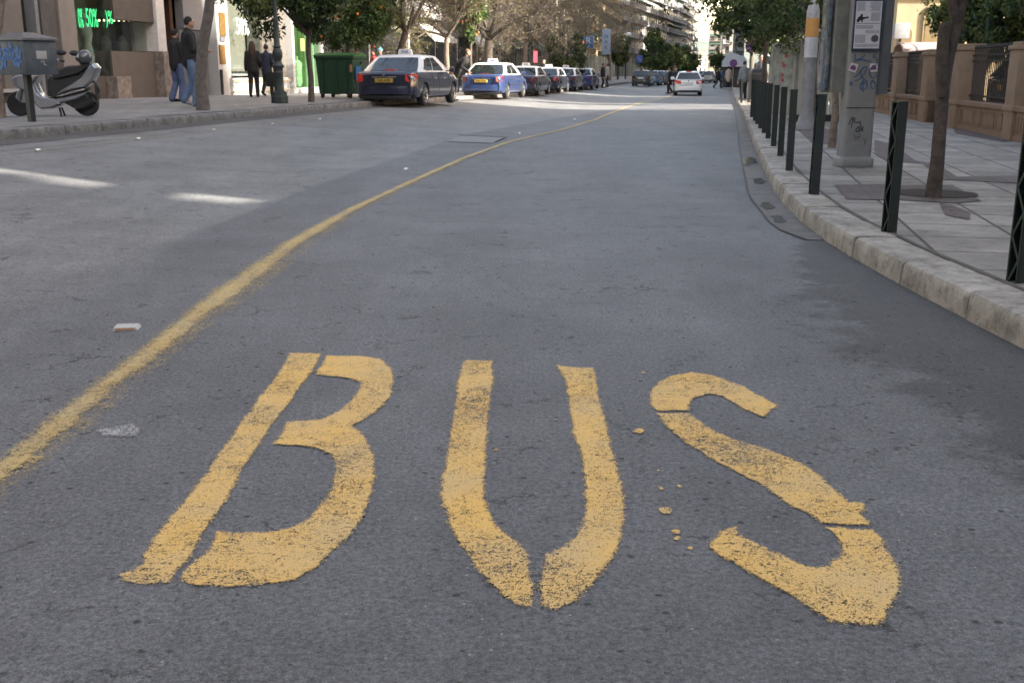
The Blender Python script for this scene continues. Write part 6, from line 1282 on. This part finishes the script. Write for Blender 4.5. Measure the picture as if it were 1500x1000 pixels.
person(pz(492, 139), R(-60), 'dark-haired person bending behind the green dumpster, left one', 1.70, lean=.35, jacket=JB, trousers=JB, hands=[(.2, .4, .9), (-.2, .4, .9)], vs=.02)
person(pz(519, 138), R(50), 'dark-haired person bending behind the green dumpster, right one', 1.72, lean=.3, jacket=(.03, .03, .035), trousers=JB, hands=[(.2, .4, .9), (-.2, .4, .9)], vs=.02)
y = 41; x = atd(548, y); person((x, y, gz(x, y) + PAV), R(100), 'person in a red top behind the roof of the navy taxi', 1.66, jacket=(.25, .03, .03), vs=.02)
y = 42; x = atd(558, y); person((x, y, gz(x, y) + PAV), R(170), 'person in a teal knitted hat behind the navy taxi', 1.72, jacket=(.1, .1, .12), hat=(.16, .42, .46), vs=.02)
y = 39; x = atd(664, y); person((x, y, gz(x, y) + .02), R(-95), 'brown-haired person in a black coat bending to the taxi window', 1.78, lean=.27, jacket=(.012, .013, .018), trousers=(.32, .24, .16), hair=(.14, .08, .045), coat=.1, hands=[(.2, .55, 1.0), (-.2, .5, .95)])
for i, (px, py, y, hd, lb, kw) in enumerate([(981.5, 0, 74, 60, 'person in black crossing the road left of the white car', dict(jacket=JB, trousers=JB, stride=.15)), (989, 0, 72, -150, 'second dark-clad person crossing beside the white car', dict(jacket=(.02, .02, .03), trousers=JB, stride=.1, coat=.15)),
        (1067, 0, 92, 0, 'person in a long beige coat at the right kerb', dict(jacket=(.45, .38, .30), trousers=JB, coat=.3, stride=.05)), (1052, 0, 98, -60, 'dark-clad person striding across the far end of the road', dict(jacket=JB, trousers=JB, stride=.34)), (1058, 0, 104, -40, 'person in blue walking behind the striding one', dict(jacket=(.05, .1, .2), trousers=(.04, .08, .15), stride=.1)),
        (1090, 0, 52, 10, 'person in a grey jacket on the right pavement behind the bollards', dict(jacket=(.16, .18, .2), trousers=JB)), (890, 0, 84, 80, 'pedestrian in a pale top at the kerb end beyond the taxis', dict(jacket=(.35, .33, .3), trousers=(.03, .03, .04))), (883, 0, 80, -100, 'pedestrian in black beside the last taxi', dict(jacket=JB, trousers=JB)),
        (797, 0, 66, 150, 'fair-haired person behind the roof of the third taxi', dict(jacket=JB, hair=(.3, .2, .1))), (1113, 0, 40, -170, 'dark-clad person standing by the litter bin', dict(jacket=(.03, .03, .035), trousers=JB))]):
    x = atd(px, y); z = gz(x, y) + (PAV if px > 1060 or px < 900 else 0); person((x, y, z), R(hd), lb, 1.72, vs=.025, **kw)
# ================= SIGNS ON THE LEFT =================
Mpost = mat('post_grey', (.16, .16, .16), .5, metal=.4)
y = 78; x = atd(861, y); g = gz(x, y); sg = empty('street_sign', (x, y, g), 0, 'blue square sign with a white letter on the left pavement', 'sign'); h = zat(62, y) - g
b = MB(); b.tube([(0, .05, 0), (0, .05, h + .4)], .03, n=6); b.build('post', Mpost, sg); b = MB(); b.box(-.34, .34, -.01, .02, h - .4, h + .4, bev=.005); pn = b.build('panel', mat('sign_blue_panel', (.03, .09, .22), .4), sg)
text_mesh('R', .62, 'letter', Mwf, pn, Matrix.Translation((0, -.016, h + .08)) @ Matrix.Rotation(math.pi / 2, 4, 'X'), .003, .01); text_mesh('II', .3, 'letter', Mwf, pn, Matrix.Translation((0, -.016, h - .28)) @ Matrix.Rotation(math.pi / 2, 4, 'X'), .003, .005)
y = 82; x = atd(854, y); g = gz(x, y); tl = empty('traffic_light', (x, y, g), R(0), 'red traffic light left of the blue sign', 'traffic light'); h = zat(68, y) - g
b = MB(); b.tube([(0, .1, 0), (0, .1, h + .5)], .05, n=8); b.build('post', Mpost, tl); b = MB(); b.box(-.15, .15, -.1, .09, h - .45, h + .45, bev=.02); b.build('housing', M_black, tl)
for k, c in enumerate(((.6, .05, .04), (.05, .04, .01), (.01, .04, .02))): b = MB(); b.lathe([(.11, -.03), (.10, 0)], c=(0, -.1, h + .28 - k * .28), ax='y', n=16); b.build('lens', mat('signal_%d' % k, c, .3, emit=(1, .1, .08) if k == 0 else None, estr=1.5 if k == 0 else 0), tl)
y = 88; x = atd(887, y); g = gz(x, y); bn = empty('banner', (x, y, g), 0, 'tall pale blue vertical banner sign on a post', 'banner'); h = zat(62, y) - g
b = MB(); b.tube([(0, .06, 0), (0, .06, h + 1.1)], .035, n=6); b.build('post', Mpost, bn); b = MB(); b.box(-.33, .33, -.02, .02, h - .95, h + 1.0, bev=.005); pn = b.build('panel', mat('banner_blue', (.22, .27, .34), .6), bn)
text_mesh('H\nA\nK', .42, 'letter', mat('banner_ink', (.06, .08, .12), .5), pn, Matrix.Translation((0, -.024, h)) @ Matrix.Rotation(math.pi / 2, 4, 'X'), .003, .005)
y = 118; x = atd(936, y); g = gz(x, y); pk = empty('parking_sign', (x, y, g), 0, 'small blue parking sign above the dark hatchback', 'sign'); h = zat(87, y) - g
b = MB(); b.tube([(0, .05, 0), (0, .05, h + .3)], .03, n=6); b.build('post', Mpost, pk); b = MB(); b.box(-.33, .33, -.01, .02, h - .38, h + .38, bev=.005); pn = b.build('panel', mat('parking_blue', (.06, .10, .36), .4), pk); b = MB(); b.M = Matrix.Translation((0, -.014, h)) @ Matrix.Rotation(R(35), 4, 'Y'); b.box(-.2, .2, 0, .003, -.04, .04); b.box(.1, .2, 0, .003, -.14, .14); b.build('symbol', Mwf, pn)
y = 62; x = atd(786, y); g = gz(x, y); dn = empty('shop_door_sign', (x, y + 8, gz(x, y)), 0, 'small red lit shop sign behind the taxis', 'sign'); b = MB(); b.box(-.02, .22, 0, .1, 1.75, 2.45); b.build('panel', mat('red_sign', (.5, .03, .05), .4, emit=(1, .08, .1), estr=.6), dn); b = MB(); b.tube([(.1, .13, 0), (.1, .13, 2.4)], .03, n=6); b.build('post', Mpost, dn)
